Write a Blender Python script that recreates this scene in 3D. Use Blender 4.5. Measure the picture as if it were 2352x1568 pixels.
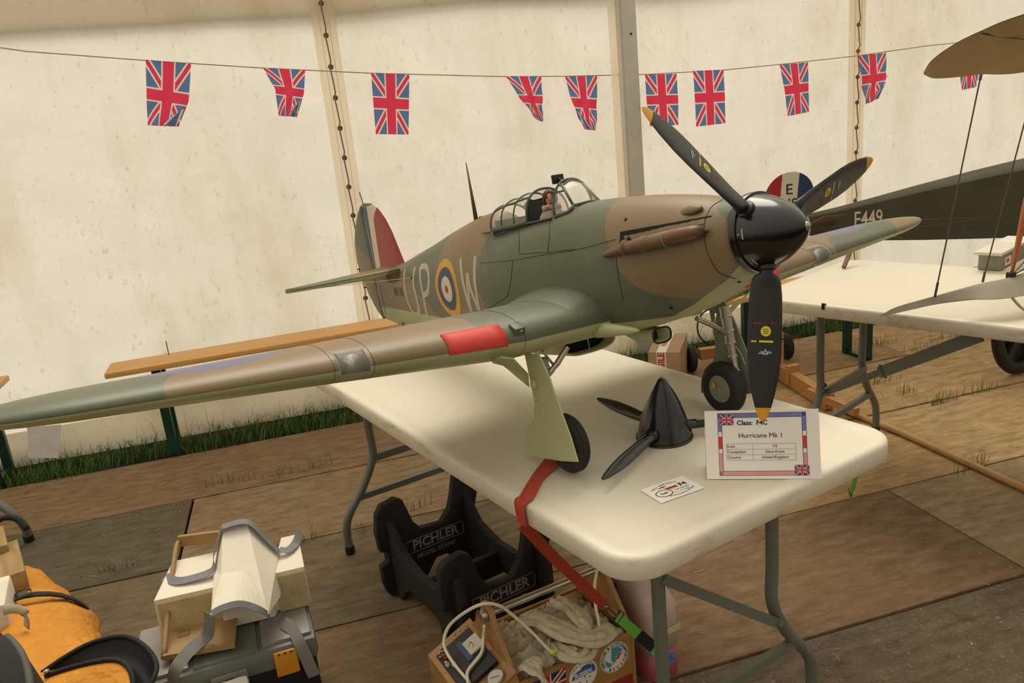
import bpy, bmesh, math, random
from mathutils import Vector, Matrix, noise
from mathutils.bvhtree import BVHTree
random.seed(7)
for o in list(bpy.data.objects): bpy.data.objects.remove(o)
SC = bpy.context.scene; COL = SC.collection

# ------------------------------------------------------------------ camera
FPX = 1827.88
RX = Vector((0.9566, -0.2752, -0.0963)); RD = Vector((-0.1642, -0.2354, -0.9579)); RF = Vector((0.2409, 0.9321, -0.2704))
RX.normalize(); RF = (RF - RX*RF.dot(RX)).normalized(); RD = RF.cross(RX)
EYE = Vector((0, 0, 1.45869))
cam = bpy.data.cameras.new('camera'); cam.sensor_width = 36; cam.lens = FPX/2352*36; cam.clip_start = .05
co = bpy.data.objects.new('camera', cam); COL.objects.link(co)
co.matrix_world = Matrix(((RX.x, -RD.x, -RF.x, EYE.x), (RX.y, -RD.y, -RF.y, EYE.y), (RX.z, -RD.z, -RF.z, EYE.z), (0, 0, 0, 1)))
SC.camera = co

# ------------------------------------------------------------------ light: daylight round the marquee
wd = bpy.data.worlds.new('daylight'); SC.world = wd; wd.use_nodes = True
nt = wd.node_tree; bg = nt.nodes['Background']
tc = nt.nodes.new('ShaderNodeTexCoord'); sx = nt.nodes.new('ShaderNodeSeparateXYZ'); cr = nt.nodes.new('ShaderNodeValToRGB')
nt.links.new(tc.outputs['Generated'], sx.inputs[0])
mr = nt.nodes.new('ShaderNodeMapRange'); mr.inputs[1].default_value = -1; mr.inputs[2].default_value = 1
nt.links.new(sx.outputs['Z'], mr.inputs[0]); nt.links.new(mr.outputs[0], cr.inputs[0]); 
ms = nt.nodes.new('ShaderNodeMapRange'); ms.inputs[1].default_value = -1; ms.inputs[2].default_value = 1; ms.inputs[3].default_value = .72; ms.inputs[4].default_value = 1.5   # the sky is brighter on the sun's side
nt.links.new(sx.outputs['Y'], ms.inputs[0]); vm = nt.nodes.new('ShaderNodeVectorMath'); vm.operation = 'SCALE'; nt.links.new(cr.outputs[0], vm.inputs[0]); nt.links.new(ms.outputs[0], vm.inputs['Scale']); nt.links.new(vm.outputs[0], bg.inputs[0])
e = cr.color_ramp.elements; e[0].position = 0.0; e[0].color = (.34, .29, .21, 1); e[1].position = 1; e[1].color = (1.0, .93, .80, 1)
k = e.new(.47); k.color = (.34, .29, .22, 1); k = e.new(.53); k.color = (.62, .57, .47, 1); k = e.new(.72); k.color = (.80, .73, .60, 1)
bg.inputs[1].default_value = .90
def area_light(name, loc, tgt, size, power, col):
    L = bpy.data.lights.new(name, 'AREA'); L.shape = 'RECTANGLE'; L.size, L.size_y = size; L.energy = power; L.color = col
    o = bpy.data.objects.new(name, L); COL.objects.link(o); o.location = loc
    o.rotation_euler = (Vector(tgt)-Vector(loc)).to_track_quat('-Z', 'Y').to_euler(); return o
sun = bpy.data.lights.new('sun', 'SUN'); sun.energy = 1.6; sun.angle = math.radians(34); sun.color = (1, .93, .80)
so = bpy.data.objects.new('sun', sun); COL.objects.link(so); so.location = (3, 9, 8)
so.rotation_euler = (Vector((.6, 0, .7))-Vector((1.7, 4.6, 8.6))).to_track_quat('-Z', 'Y').to_euler()
SC.view_settings.view_transform = 'Standard'; SC.view_settings.look = 'None'; SC.view_settings.gamma = 1
SC.view_settings.use_curve_mapping = False; SC.view_settings.exposure = 0.26

# ------------------------------------------------------------------ helpers
def ray(px, py): return (RX*((px-1176)/FPX) + RD*((py-784)/FPX) + RF)
def onz(px, py, z):
    d = ray(px, py); return EYE + d*((z-EYE.z)/d.z)
def ony(px, py, y):
    d = ray(px, py); return EYE + d*((y-EYE.y)/d.y)
def onpl(px, py, p, n):
    d = ray(px, py); p = Vector(p); n = Vector(n); return EYE + d*((p-EYE).dot(n)/d.dot(n))
def lin(c):
    if isinstance(c, str):
        c = [int(c[i:i+2], 16)/255 for i in (0, 2, 4)]
        c = [v/12.92 if v <= .04045 else ((v+.055)/1.055)**2.4 for v in c]
    return (c[0], c[1], c[2], 1)
MATS = {}
class NT:
    def __init__(s, m): s.t = m.node_tree; s.n = s.t.nodes; s.l = s.t.links
    def new(s, t, **k):
        q = s.n.new(t)
        for a, b in k.items(): setattr(q, a, b)
        return q
    def put(s, sock, v):
        if isinstance(v, (int, float)): sock.default_value = v
        elif isinstance(v, tuple): sock.default_value = v if len(v) != 3 or sock.type == 'VECTOR' else (*v, 1)
        else: s.l.new(v, sock)
    def m(s, op, a, b=None, c=None, clamp=False):
        q = s.new('ShaderNodeMath', operation=op, use_clamp=clamp); s.put(q.inputs[0], a)
        if b is not None: s.put(q.inputs[1], b)
        if c is not None: s.put(q.inputs[2], c)
        return q.outputs[0]
    def mix(s, f, a, b, bt='MIX'):
        q = s.new('ShaderNodeMix', data_type='RGBA', blend_type=bt); s.put(q.inputs[0], f); s.put(q.inputs[6], a); s.put(q.inputs[7], b); return q.outputs[2]
    def ramp(s, f, stops):
        q = s.new('ShaderNodeValToRGB'); s.put(q.inputs[0], f); e = q.color_ramp.elements
        e[0].position, e[0].color = stops[0][0], lin(stops[0][1]); e[1].position, e[1].color = stops[-1][0], lin(stops[-1][1])
        for p, c in stops[1:-1]: k = e.new(p); k.color = lin(c)
        return q.outputs[0]
    def noise(s, scale, det=3, rough=.5, vec=None, dist=0):
        q = s.new('ShaderNodeTexNoise'); q.inputs['Scale'].default_value = scale; q.inputs['Detail'].default_value = det
        q.inputs['Roughness'].default_value = rough; q.inputs['Distortion'].default_value = dist
        if vec is not None: s.l.new(vec, q.inputs['Vector'])
        return q.outputs[0]
    def coord(s, scale=(1, 1, 1), kind='Object'):
        t = s.new('ShaderNodeTexCoord'); mp = s.new('ShaderNodeMapping'); mp.inputs['Scale'].default_value = scale
        s.l.new(t.outputs[kind], mp.inputs[0]); return mp.outputs[0]
    def attr(s, n, kind='GEOMETRY', out='Fac'):
        q = s.new('ShaderNodeAttribute', attribute_name=n, attribute_type=kind); return q.outputs[out]
def mat(name, col, rough=.55, metal=0, var=.12, scale=8, stretch=(1, 1, 1), bump=0, bscale=60, spec=.5, col2=None, coat=0, alpha=1, trans=0, ior=1.45, dirt=None, bdist=.004):
    if name in MATS: return MATS[name]
    m = bpy.data.materials.new(name); m.use_nodes = True; T = NT(m); b = T.n['Principled BSDF']
    v = T.coord(stretch); f = T.noise(scale, 4, .6, v)
    c = lin(col); d = lin(col2) if col2 else tuple(x*(1-var*1.6) for x in c[:3])+(1,)
    l = c if col2 else tuple(min(1, x*(1+var)) for x in c[:3])+(1,)
    out = T.mix(T.m('MULTIPLY_ADD', f, 2.2, -.6, True), d, l)
    if dirt:
        g = T.m('MULTIPLY_ADD', T.noise(dirt[1], 6, .7, T.coord((1, 1, 1))), 5, -5*dirt[2], True); out = T.mix(g, out, lin(dirt[0]))
    T.put(b.inputs['Base Color'], out); b.inputs['Roughness'].default_value = rough; b.inputs['Metallic'].default_value = metal
    b.inputs['Specular IOR Level'].default_value = spec; b.inputs['Coat Weight'].default_value = coat; b.inputs['Coat Roughness'].default_value = .08
    b.inputs['Alpha'].default_value = alpha; b.inputs['Transmission Weight'].default_value = trans; b.inputs['IOR'].default_value = ior
    if bump:
        q = T.new('ShaderNodeBump'); q.inputs['Strength'].default_value = bump; q.inputs['Distance'].default_value = bdist
        T.l.new(T.noise(bscale, 4, .6, v), q.inputs['Height']); T.l.new(q.outputs[0], b.inputs['Normal'])
    MATS[name] = m; return m

class G:
    """collects vertices and faces of one mesh; M transforms what is added"""
    def __init__(s, M=None): s.v = []; s.f = []; s.M = M
    def add(s, v, f, M=None):
        o = len(s.v)
        for p in v:
            p = Vector(p)
            if M: p = M @ p
            if s.M: p = s.M @ p
            s.v.append(p)
        s.f += [tuple(i+o for i in q) for q in f]; return s
    def box(s, c, d, M=None, bev=0):
        x, y, z = [k/2 for k in d]; cx, cy, cz = c
        if not bev:
            v = [(cx+a*x, cy+b*y, cz+e*z) for e in (-1, 1) for b in (-1, 1) for a in (-1, 1)]
            return s.add(v, [(0, 2, 3, 1), (4, 5, 7, 6), (0, 1, 5, 4), (2, 6, 7, 3), (0, 4, 6, 2), (1, 3, 7, 5)], M)
        bm = bmesh.new(); bmesh.ops.create_cube(bm, size=1)
        for q in bm.verts: q.co = Vector((q.co.x*d[0]+cx, q.co.y*d[1]+cy, q.co.z*d[2]+cz))
        bmesh.ops.bevel(bm, geom=list(bm.edges), offset=bev, segments=2, affect='EDGES', profile=.6)
        bm.verts.index_update(); v = [tuple(q.co) for q in bm.verts]; f = [[w.index for w in p.verts] for p in bm.faces]; bm.free(); return s.add(v, f, M)
    def obox(s, a, b, w, h, up=(0, 0, 1)):
        """box from point a to point b, w wide and h high"""
        a = Vector(a); b = Vector(b); d = (b-a); L = d.length; d.normalize(); u = Vector(up); sd = d.cross(u)
        if sd.length < 1e-4: sd = d.cross(Vector((1, 0, 0)))
        sd.normalize(); u = sd.cross(d)
        M = Matrix((( d.x, sd.x, u.x, 0), (d.y, sd.y, u.y, 0), (d.z, sd.z, u.z, 0), (0, 0, 0, 1))); M.translation = (a+b)/2
        return s.box((0, 0, 0), (L, w, h), M)
    def loft(s, rings, closed=True, cap=(True, True), M=None):
        n = len(rings[0]); v = [p for r in rings for p in r]; f = []
        for i in range(len(rings)-1):
            for j in range(n if closed else n-1):
                a = i*n+j; b = i*n+(j+1) % n; f.append((a, b, b+n, a+n))
        if closed and cap[0]: f.append(tuple(range(n-1, -1, -1)))
        if closed and cap[1]: f.append(tuple((len(rings)-1)*n+j for j in range(n)))
        return s.add(v, f, M)
    def tube(s, pts, r, n=8, cap=True, flat=1.0, up=None):
        pts = [Vector(p) for p in pts]; rs = r if isinstance(r, (list, tuple)) else [r]*len(pts); rings = []
        nrm = None
        for i, p in enumerate(pts):
            t = (pts[min(i+1, len(pts)-1)]-pts[max(i-1, 0)]).normalized()
            if nrm is None:
                nrm = Vector(up) if up else (Vector((0, 0, 1)) if abs(t.z) < .9 else Vector((1, 0, 0)))
            nrm = (nrm - t*nrm.dot(t))
            if nrm.length < 1e-5: nrm = t.orthogonal()
            nrm.normalize(); bn = t.cross(nrm)
            rings.append([p + bn*math.cos(2*math.pi*k/n)*rs[i] + nrm*math.sin(2*math.pi*k/n)*rs[i]*flat for k in range(n)])
        return s.loft(rings, True, (cap, cap))
    def lathe(s, prof, n=24, M=None, ang=2*math.pi):
        """prof: list of (r, h) about local z"""
        rings = [[(r*math.cos(ang*k/n), r*math.sin(ang*k/n), h) for k in range(n)] for r, h in prof]
        return s.loft(rings, True, (prof[0][0] > 1e-6, prof[-1][0] > 1e-6), M)
    def prism(s, poly, h0, h1, M=None):
        n = len(poly); v = [(x, y, h0) for x, y in poly]+[(x, y, h1) for x, y in poly]
        f = [tuple(range(n-1, -1, -1)), tuple(range(n, 2*n))]+[(i, (i+1) % n, (i+1) % n+n, i+n) for i in range(n)]
        return s.add(v, f, M)
    def ribbon(s, pts, sides, w, t=.0015):
        """strap: centre points, side vectors, width and thickness"""
        pts = [Vector(p) for p in pts]; rings = []
        for i, p in enumerate(pts):
            d = (pts[min(i+1, len(pts)-1)]-pts[max(i-1, 0)]).normalized()
            sd = Vector(sides[i] if isinstance(sides, list) else sides); sd = (sd-d*sd.dot(d)).normalized(); nn = d.cross(sd)*t/2
            a = sd*w/2; rings.append([p-a-nn, p+a-nn, p+a+nn, p-a+nn])
        return s.loft(rings)
    def grid(s, fn, nu, nv):
        v = [fn(i/nu, j/nv) for j in range(nv+1) for i in range(nu+1)]
        f = [(j*(nu+1)+i, j*(nu+1)+i+1, (j+1)*(nu+1)+i+1, (j+1)*(nu+1)+i) for j in range(nv) for i in range(nu)]
        return s.add(v, f)
def mk(name, g, m, parent=None, smooth=False, recalc=True, sub=0, auto=None, **props):
    me = bpy.data.meshes.new(name); me.from_pydata([tuple(p) for p in g.v], [], g.f)
    if recalc:
        bm = bmesh.new(); bm.from_mesh(me); bmesh.ops.recalc_face_normals(bm, faces=bm.faces); bm.to_mesh(me); bm.free()
    o = bpy.data.objects.new(name, me); COL.objects.link(o)
    if m: me.materials.append(m)
    if smooth or auto:
        for p in me.polygons: p.use_smooth = True
        if auto: me.set_sharp_from_angle(angle=math.radians(auto))
    if sub: q = o.modifiers.new('smooth', 'SUBSURF'); q.levels = q.render_levels = sub
    if parent: o.parent = parent
    for a, b in props.items(): o[a] = b
    return o
def thing(name, label, cat, loc=(0, 0, 0), rz=0, group=None, M=None):
    o = bpy.data.objects.new(name, None); COL.objects.link(o); o.empty_display_size = .05
    if M: o.matrix_world = M
    else: o.location = loc; o.rotation_euler = (0, 0, rz)
    o['label'] = label; o['category'] = cat
    if group: o['group'] = group
    return o
def tag(o, label, cat, group=None):
    o['label'] = label; o['category'] = cat
    if group: o['group'] = group
    return o
def inv(t, p): return t.matrix_basis.inverted() @ Vector(p)
def text(name, s, size, M, m, parent=None, ext=.0002, align='CENTER', bold=0, surf=None, sx=1.0, sp=1.0, lift=.0006, res=3, sub=0):
    cu = bpy.data.curves.new(name, 'FONT'); cu.body = s; cu.size = size; cu.align_x = align; cu.align_y = 'CENTER'; cu.extrude = 0 if surf else ext
    cu.offset = bold; cu.resolution_u = res; cu.space_character = sp
    to = bpy.data.objects.new('tmp', cu); COL.objects.link(to); dg = bpy.context.evaluated_depsgraph_get(); dg.update()
    me = bpy.data.meshes.new_from_object(to.evaluated_get(dg)); bpy.data.objects.remove(to); bpy.data.curves.remove(cu)
    for v in me.vertices: v.co.x *= sx
    if surf: project(me, M, surf, lift, size*.12)
    else: me.transform(M)
    me.name = name; me.materials.clear(); me.materials.append(m)
    o = bpy.data.objects.new(name, me); COL.objects.link(o)
    if parent: o.parent = parent
    return o
def project(me, M, surf, lift, cut=.004):
    """lay a flat print onto a surface: M places it in front, local -z is the throw direction"""
    bm = bmesh.new(); bm.from_mesh(me)
    for ax in (0, 1):
        cs = [v.co[ax] for v in bm.verts]
        if not cs: continue
        a, b = min(cs), max(cs); n = int((b-a)/cut)
        for i in range(1, n+1):
            no = [0, 0, 0]; no[ax] = 1; pc = [0, 0, 0]; pc[ax] = a+i*cut
            bmesh.ops.bisect_plane(bm, geom=bm.verts[:]+bm.edges[:]+bm.faces[:], plane_co=pc, plane_no=no)
    d = (M.to_3x3() @ Vector((0, 0, -1))).normalized(); last = None
    for v in bm.verts:
        p = M @ v.co; h = surf.ray_cast(p, d)
        if h[0] is None: h = surf.find_nearest(p)
        nn = h[1] if h[1].dot(d) < 0 else -h[1]
        v.co = h[0] + nn*lift
    bm.to_mesh(me); bm.free()
def frame(o, x, y):
    x = Vector(x).normalized(); y = Vector(y); z = x.cross(y).normalized(); y = z.cross(x); o = Vector(o)
    return Matrix(((x.x, y.x, z.x, o.x), (x.y, y.y, z.y, o.y), (x.z, y.z, z.z, o.z), (0, 0, 0, 1)))
def bez(p, n=8):
    """smooth path through points (catmull-rom)"""
    p = [Vector(q) for q in p]; P = [p[0]*2-p[1]]+p+[p[-1]*2-p[-2]]; r = []
    for i in range(1, len(P)-2):
        for k in range(n):
            t = k/n; a, b, c, d = P[i-1:i+3]
            r.append(.5*((2*b)+(c-a)*t+(2*a-5*b+4*c-d)*t*t+(3*b-a-3*c+d)*t**3))
    return r+[p[-1]]
def union_mat(name, blue, red, white, asp, thin=1.0, glow=0):
    """union flag worked out from the UV square; asp = width/height"""
    m = bpy.data.materials.new(name); m.use_nodes = True; T = NT(m); b = T.n['Principled BSDF']
    t = T.new('ShaderNodeTexCoord'); s = T.new('ShaderNodeSeparateXYZ'); T.l.new(t.outputs['UV'], s.inputs[0])
    x = T.m('MULTIPLY', T.m('SUBTRACT', s.outputs[0], .5), asp); y = T.m('SUBTRACT', s.outputs[1], .5); L = math.hypot(asp, 1)
    d1 = T.m('DIVIDE', T.m('ABSOLUTE', T.m('SUBTRACT', x, T.m('MULTIPLY', y, asp))), L)
    d2 = T.m('DIVIDE', T.m('ABSOLUTE', T.m('ADD', x, T.m('MULTIPLY', y, asp))), L)
    d = T.m('MINIMUM', d1, d2); c = T.m('MINIMUM', T.m('ABSOLUTE', x), T.m('ABSOLUTE', y)); w = min(1, asp)*thin
    col = T.mix(T.m('LESS_THAN', d, .085*w), lin(blue), lin(white)); col = T.mix(T.m('LESS_THAN', d, .045*w), col, lin(red))
    col = T.mix(T.m('LESS_THAN', c, .16*w), col, lin(white)); col = T.mix(T.m('LESS_THAN', c, .125*w), col, lin(red))
    col = T.mix(T.m('MULTIPLY', T.noise(9, 4), .25), col, (1, 1, 1, 1), 'MULTIPLY')
    T.put(b.inputs['Base Color'], col); b.inputs['Roughness'].default_value = .6
    if glow:
        tr = T.new('ShaderNodeBsdfTranslucent'); T.put(tr.inputs[0], col); mx = T.new('ShaderNodeMixShader'); mx.inputs[0].default_value = glow
        T.l.new(b.outputs[0], mx.inputs[1]); T.l.new(tr.outputs[0], mx.inputs[2]); T.l.new(mx.outputs[0], T.n['Material Output'].inputs[0])
    return m
def uvs(o, fn):
    u = o.data.uv_layers.new(name='UVMap')
    for l in o.data.loops: u.data[l.index].uv = fn(o.data.vertices[l.vertex_index].co, l.vertex_index)

# ------------------------------------------------------------------ materials
def canvas_mat(name, dirty=1.0, tl=.80, tint='f6f0e4'):
    m = bpy.data.materials.new(name); m.use_nodes = True; T = NT(m); b = T.n['Principled BSDF']
    v = T.coord((1, 1, .35)); n1 = T.noise(2.2, 6, .65, v); n2 = T.noise(34, 5, .75, T.coord((1, 1, .6))); n3 = T.noise(.9, 3, .5, T.coord((1, 1, .3)))
    c = T.mix(T.m('MULTIPLY', T.m('MULTIPLY_ADD', n1, 3.2, -1.5, True), .55*dirty), lin(tint), lin('cdbd98'))
    c = T.mix(T.m('MULTIPLY', T.m('MULTIPLY_ADD', n2, 7, -4.1, True), T.m('MULTIPLY', n3, 1.0*dirty)), c, lin('a8977a'))
    T.put(b.inputs['Base Color'], c); b.inputs['Roughness'].default_value = .5; b.inputs['Specular IOR Level'].default_value = .25
    bp = T.new('ShaderNodeBump'); bp.inputs['Strength'].default_value = .22; bp.inputs['Distance'].default_value = .03
    T.l.new(T.noise(3.0, 3, .5, T.coord((.7, 1, 1.3)), .3), bp.inputs['Height']); T.l.new(bp.outputs[0], b.inputs['Normal'])
    tr = T.new('ShaderNodeBsdfTranslucent'); T.put(tr.inputs[0], c); T.l.new(bp.outputs[0], tr.inputs['Normal'])
    mx = T.new('ShaderNodeMixShader'); mx.inputs[0].default_value = tl
    T.l.new(b.outputs[0], mx.inputs[1]); T.l.new(tr.outputs[0], mx.inputs[2]); T.l.new(mx.outputs[0], T.n['Material Output'].inputs[0])
    return m
CANVAS = canvas_mat('tent_canvas'); HEM = canvas_mat('canvas_hem', .8, .72, 'fbf3e2'); SKIRT = canvas_mat('canvas_skirt', 1.2, .45, 'e4dac4')
EYE_M = mat('eyelet_metal', '6b6152', .45, .6); ROPE = mat('lacing_rope', '8a7c66', .8, bump=.4, bscale=200)
POLE_M = mat('pole_aluminium', 'd6d0c2', .5, .25, .08, 5, dirt=('7d715a', 6, .62))
STEEL = mat('table_leg_grey', '6f7369', .42, .25, .06); BLACKRUB = mat('black_rubber', '191714', .6, var=.2)
def board_mat():
    m = bpy.data.materials.new('weathered_plywood'); m.use_nodes = True; T = NT(m); b = T.n['Principled BSDF']
    oc = T.new('ShaderNodeObjectInfo'); v = T.coord((1.3, 4, 1)); base = oc.outputs['Color']
    g = T.noise(7, 6, .7, v); sc = T.noise(70, 5, .8, T.coord((1, 2.5, 1)), 1.5); bl = T.noise(2.4, 5, .6, T.coord((1, 1, 1)))
    c = T.mix(T.m('MULTIPLY_ADD', g, 2.4, -.7, True), T.mix(1.0, base, lin('b09c86'), 'MULTIPLY'), base)
    c = T.mix(T.m('MULTIPLY', T.m('MULTIPLY_ADD', bl, 3, -1.3, True), .5), c, T.mix(1.0, base, lin('d8c0a4'), 'MULTIPLY'))
    c = T.mix(T.m('MULTIPLY', T.m('MULTIPLY_ADD', sc, 9, -5.4, True), oc.outputs['Alpha']), c, lin('b39f7e'))
    for st_, sc_ in (((6, 1.2, 1), 28), ((1.4, 5, 1), 34)):
        c = T.mix(T.m('MULTIPLY', T.m('MULTIPLY_ADD', T.noise(sc_, 4, .75, T.coord(st_), .8), 16, -9.9, True), T.m('MULTIPLY', oc.outputs['Alpha'], .75)), c, lin('b5a384'))
    c = T.mix(T.m('MULTIPLY', T.m('MULTIPLY_ADD', T.noise(9, 5, .8, T.coord((1, 1.2, 1)), .6), 7, -3.9, True), T.m('MULTIPLY', oc.outputs['Alpha'], .6)), c, lin('3c2f28'))
    c = T.mix(T.m('MULTIPLY', T.m('MULTIPLY_ADD', T.noise(26, 5, .75, T.coord((1, 1.4, 1))), 8, -4.9, True), .5), c, lin('3d3122'))
    T.put(b.inputs['Base Color'], c); b.inputs['Roughness'].default_value = .78; b.inputs['Specular IOR Level'].default_value = .3
    q = T.new('ShaderNodeBump'); q.inputs['Strength'].default_value = .5; q.inputs['Distance'].default_value = .004
    T.l.new(T.noise(60, 5, .7, v), q.inputs['Height']); T.l.new(q.outputs[0], b.inputs['Normal']); return m
BOARD = board_mat()
SOIL = mat('soil', '1d1811', .95, var=.4, scale=20); 
def table_mat():
    m = bpy.data.materials.new('table_plastic'); m.use_nodes = True; T = NT(m); b = T.n['Principled BSDF']
    t = T.new('ShaderNodeTexCoord'); s = T.new('ShaderNodeSeparateXYZ'); T.l.new(t.outputs['Object'], s.inputs[0])
    c = T.mix(T.m('MULTIPLY', T.noise(4, 5, .6, T.coord()), .35), lin('dfd6c2'), lin('cbbfa4'))
    rim = T.m('MULTIPLY', T.m('LESS_THAN', s.outputs[2], .7345), T.m('MULTIPLY_ADD', T.noise(9, 6, .7, T.coord((1, 1, 2.5))), 4.5, -2.35, True))
    c = T.mix(T.m('MULTIPLY', rim, .75), c, lin('a5875d'))
    c = T.mix(T.m('MULTIPLY_ADD', T.noise(70, 6, .85, T.coord((1, .4, 1))), 12, -8.6, True), c, lin('b9ab90'))
    T.put(b.inputs['Base Color'], c); b.inputs['Roughness'].default_value = .45
    q = T.new('ShaderNodeBump'); q.inputs['Strength'].default_value = .12; q.inputs['Distance'].default_value = .003; T.l.new(T.noise(300, 3, .6, T.coord()), q.inputs['Height']); T.l.new(q.outputs[0], b.inputs['Normal']); return m
TABLE_M = table_mat()
def wood(name, c, c2=None, sc=6, st=(1, 14, 14), rough=.5, **k): return mat(name, c, rough, 0, .14, sc, st, .15, 40, col2=c2, **k)
BENCHWOOD = wood('varnished_pine', 'dfae6a', 'c98f4c', 5, (1, 16, 16)); PINE = wood('pine', 'c69a66', 'a8784a'); PLY = wood('varnished_plywood', 'b0824a', '94683a', 5, (1, 8, 8), .38)
GREENLEG = mat('green_steel', '0f3a2c', .35, .1, .12); 

# ------------------------------------------------------------------ setting: floor, ground, grass, canvas wall
g = G(); g.box((3, 4, -.06), (24, 16, .05)); mk('floor', g, SOIL, None, kind='structure')
FL = bpy.data.objects['floor']
rows = [(3.45, 4.03, [-4.2, -1.76, .68, 3.12, 5.56]), (2.85, 3.45, [-3.05, -.605, 1.83, 4.27, 6.7]), (2.24, 2.85, [-4.0, -1.6, .84, 3.28, 5.7]),
        (1.63, 2.24, [-2.93, -.49, 1.95, 4.39, 6.8]), (1.02, 1.63, [-2.44, 0, 2.44, 4.9]), (.41, 1.02, [-3.2, -.8, 1.6, 4.0]), (-.2, .41, [-2.44, 0, 2.44, 4.9]), (4.0, 4.0, [])]
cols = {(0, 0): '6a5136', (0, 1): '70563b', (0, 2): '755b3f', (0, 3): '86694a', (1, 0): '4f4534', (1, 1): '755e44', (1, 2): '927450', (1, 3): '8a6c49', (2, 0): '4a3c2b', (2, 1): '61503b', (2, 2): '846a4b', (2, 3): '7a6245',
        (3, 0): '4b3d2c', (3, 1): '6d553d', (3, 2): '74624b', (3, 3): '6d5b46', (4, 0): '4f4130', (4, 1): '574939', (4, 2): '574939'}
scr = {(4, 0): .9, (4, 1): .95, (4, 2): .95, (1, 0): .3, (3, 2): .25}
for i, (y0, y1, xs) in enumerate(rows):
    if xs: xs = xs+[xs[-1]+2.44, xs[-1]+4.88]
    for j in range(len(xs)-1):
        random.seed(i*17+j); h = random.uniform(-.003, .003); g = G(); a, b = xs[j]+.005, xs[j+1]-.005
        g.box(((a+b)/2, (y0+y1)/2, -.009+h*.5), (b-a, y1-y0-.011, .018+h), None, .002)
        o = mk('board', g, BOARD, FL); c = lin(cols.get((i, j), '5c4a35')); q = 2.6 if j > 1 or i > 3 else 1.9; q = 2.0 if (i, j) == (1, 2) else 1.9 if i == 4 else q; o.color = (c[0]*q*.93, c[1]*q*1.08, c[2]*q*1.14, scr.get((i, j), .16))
random.seed(3)
def blades(name, spots, hmin, hmax, m, parent, w=.0022, lean=.5):
    g = G()
    for x, y, z in spots:
        h = random.uniform(hmin, hmax); a = random.uniform(0, 6.28); l = random.uniform(.1, lean)*h; wx, wy = math.cos(a)*w, math.sin(a)*w; dx, dy = math.cos(a+1.2)*l, math.sin(a+1.2)*l
        o = len(g.v); g.v += [Vector((x-wx, y-wy, z)), Vector((x+wx, y+wy, z)), Vector((x+dx*.35+wx*.7, y+dy*.35+wy*.7, z+h*.6)), Vector((x+dx*.35-wx*.7, y+dy*.35-wy*.7, z+h*.6)), Vector((x+dx, y+dy, z+h))]
        g.f += [(o, o+1, o+2, o+3), (o+3, o+2, o+4)]
    return mk(name, g, m, parent, recalc=False)
GRASS = mat('grass_blades', '5f7a2c', .6, var=.35, scale=14, col2='33521c')
sp = []
for k in range(26000):
    x = random.uniform(-3.2, 6.5); y = random.uniform(4.02, 4.40)
    if noise.noise(Vector((x*3, y*8, 0))) > -.25: sp.append((x, y, -.03))
o = blades('grass', sp, .03, .085, GRASS, None, .0022, .8); o['kind'] = 'stuff'; tag(o, 'strip of green grass between the board floor and the canvas wall', 'grass')
TALL = mat('dry_grass_stalks', '7d7a48', .7, var=.3, scale=9)
sp = [(random.uniform(-3, 6.4), random.uniform(4.1, 4.36), -.02) for k in range(420)]
o = blades('grass_stalks', sp, .09, .22, TALL, None, .0014, .6); o['kind'] = 'stuff'; tag(o, 'taller thin grass stalks rising in front of the canvas skirt', 'grass')
sp = []
for (px, py, n, r) in [(520, 1108, 40, .06), (640, 1090, 40, .06), (730, 1070, 30, .04), (2020, 880, 50, .05), (2085, 905, 30, .04), (2160, 925, 70, .05), (2250, 900, 40, .05), (2130, 800, 50, .1), (2200, 770, 50, .1), (2250, 1070, 20, .02), (2205, 1090, 14, .02),
                       (920, 1190, 14, .03), (1050, 1170, 20, .04), (830, 1225, 20, .03), (260, 1310, 30, .05), (2030, 790, 30, .06), (2300, 760, 40, .1), (960, 1165, 20, .03), (700, 1240, 24, .03)]:
    p = onz(px, py, 0)
    sp += [(p.x+random.gauss(0, r), p.y+random.gauss(0, .008), -.01) for k in range(n)]
o = blades('seam_grass', sp, .03, .10, TALL, None, .0013, .9); o['kind'] = 'stuff'; tag(o, 'sparse grass tufts growing up through the joints between boards', 'grass')
t = thing('dandelion', 'broad leaved green weed growing from a board joint beside the near table', 'plant', (1.80, 2.245, 0))
for k, (a, L, w) in enumerate([(.5, .115, .017), (2.6, .05, .010), (3.8, .035, .008), (1.5, .045, .008)]):
    g = G(); d = Vector((math.cos(a), math.sin(a), 0)); n = Vector((-d.y, d.x, 0)); rr = []
    for i in range(9):
        s = i/8; ww = w*(math.sin(math.pi*min(1, .12+s*.9))**.7)*(1 if s > .2 else .4)*(1+.15*math.sin(i*2.6)); p = d*(L*.45*s)+Vector((0, 0, L*(.9*s-.15*s*s)))
        rr.append([p-n*ww*.5+Vector((0, 0, .002)), p, p+n*ww*.5+Vector((0, 0, .002))])
    g.loft(rr, False); mk('leaf', g, mat('weed_leaf', '5e8a22', .5, var=.2), t, True)
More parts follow.
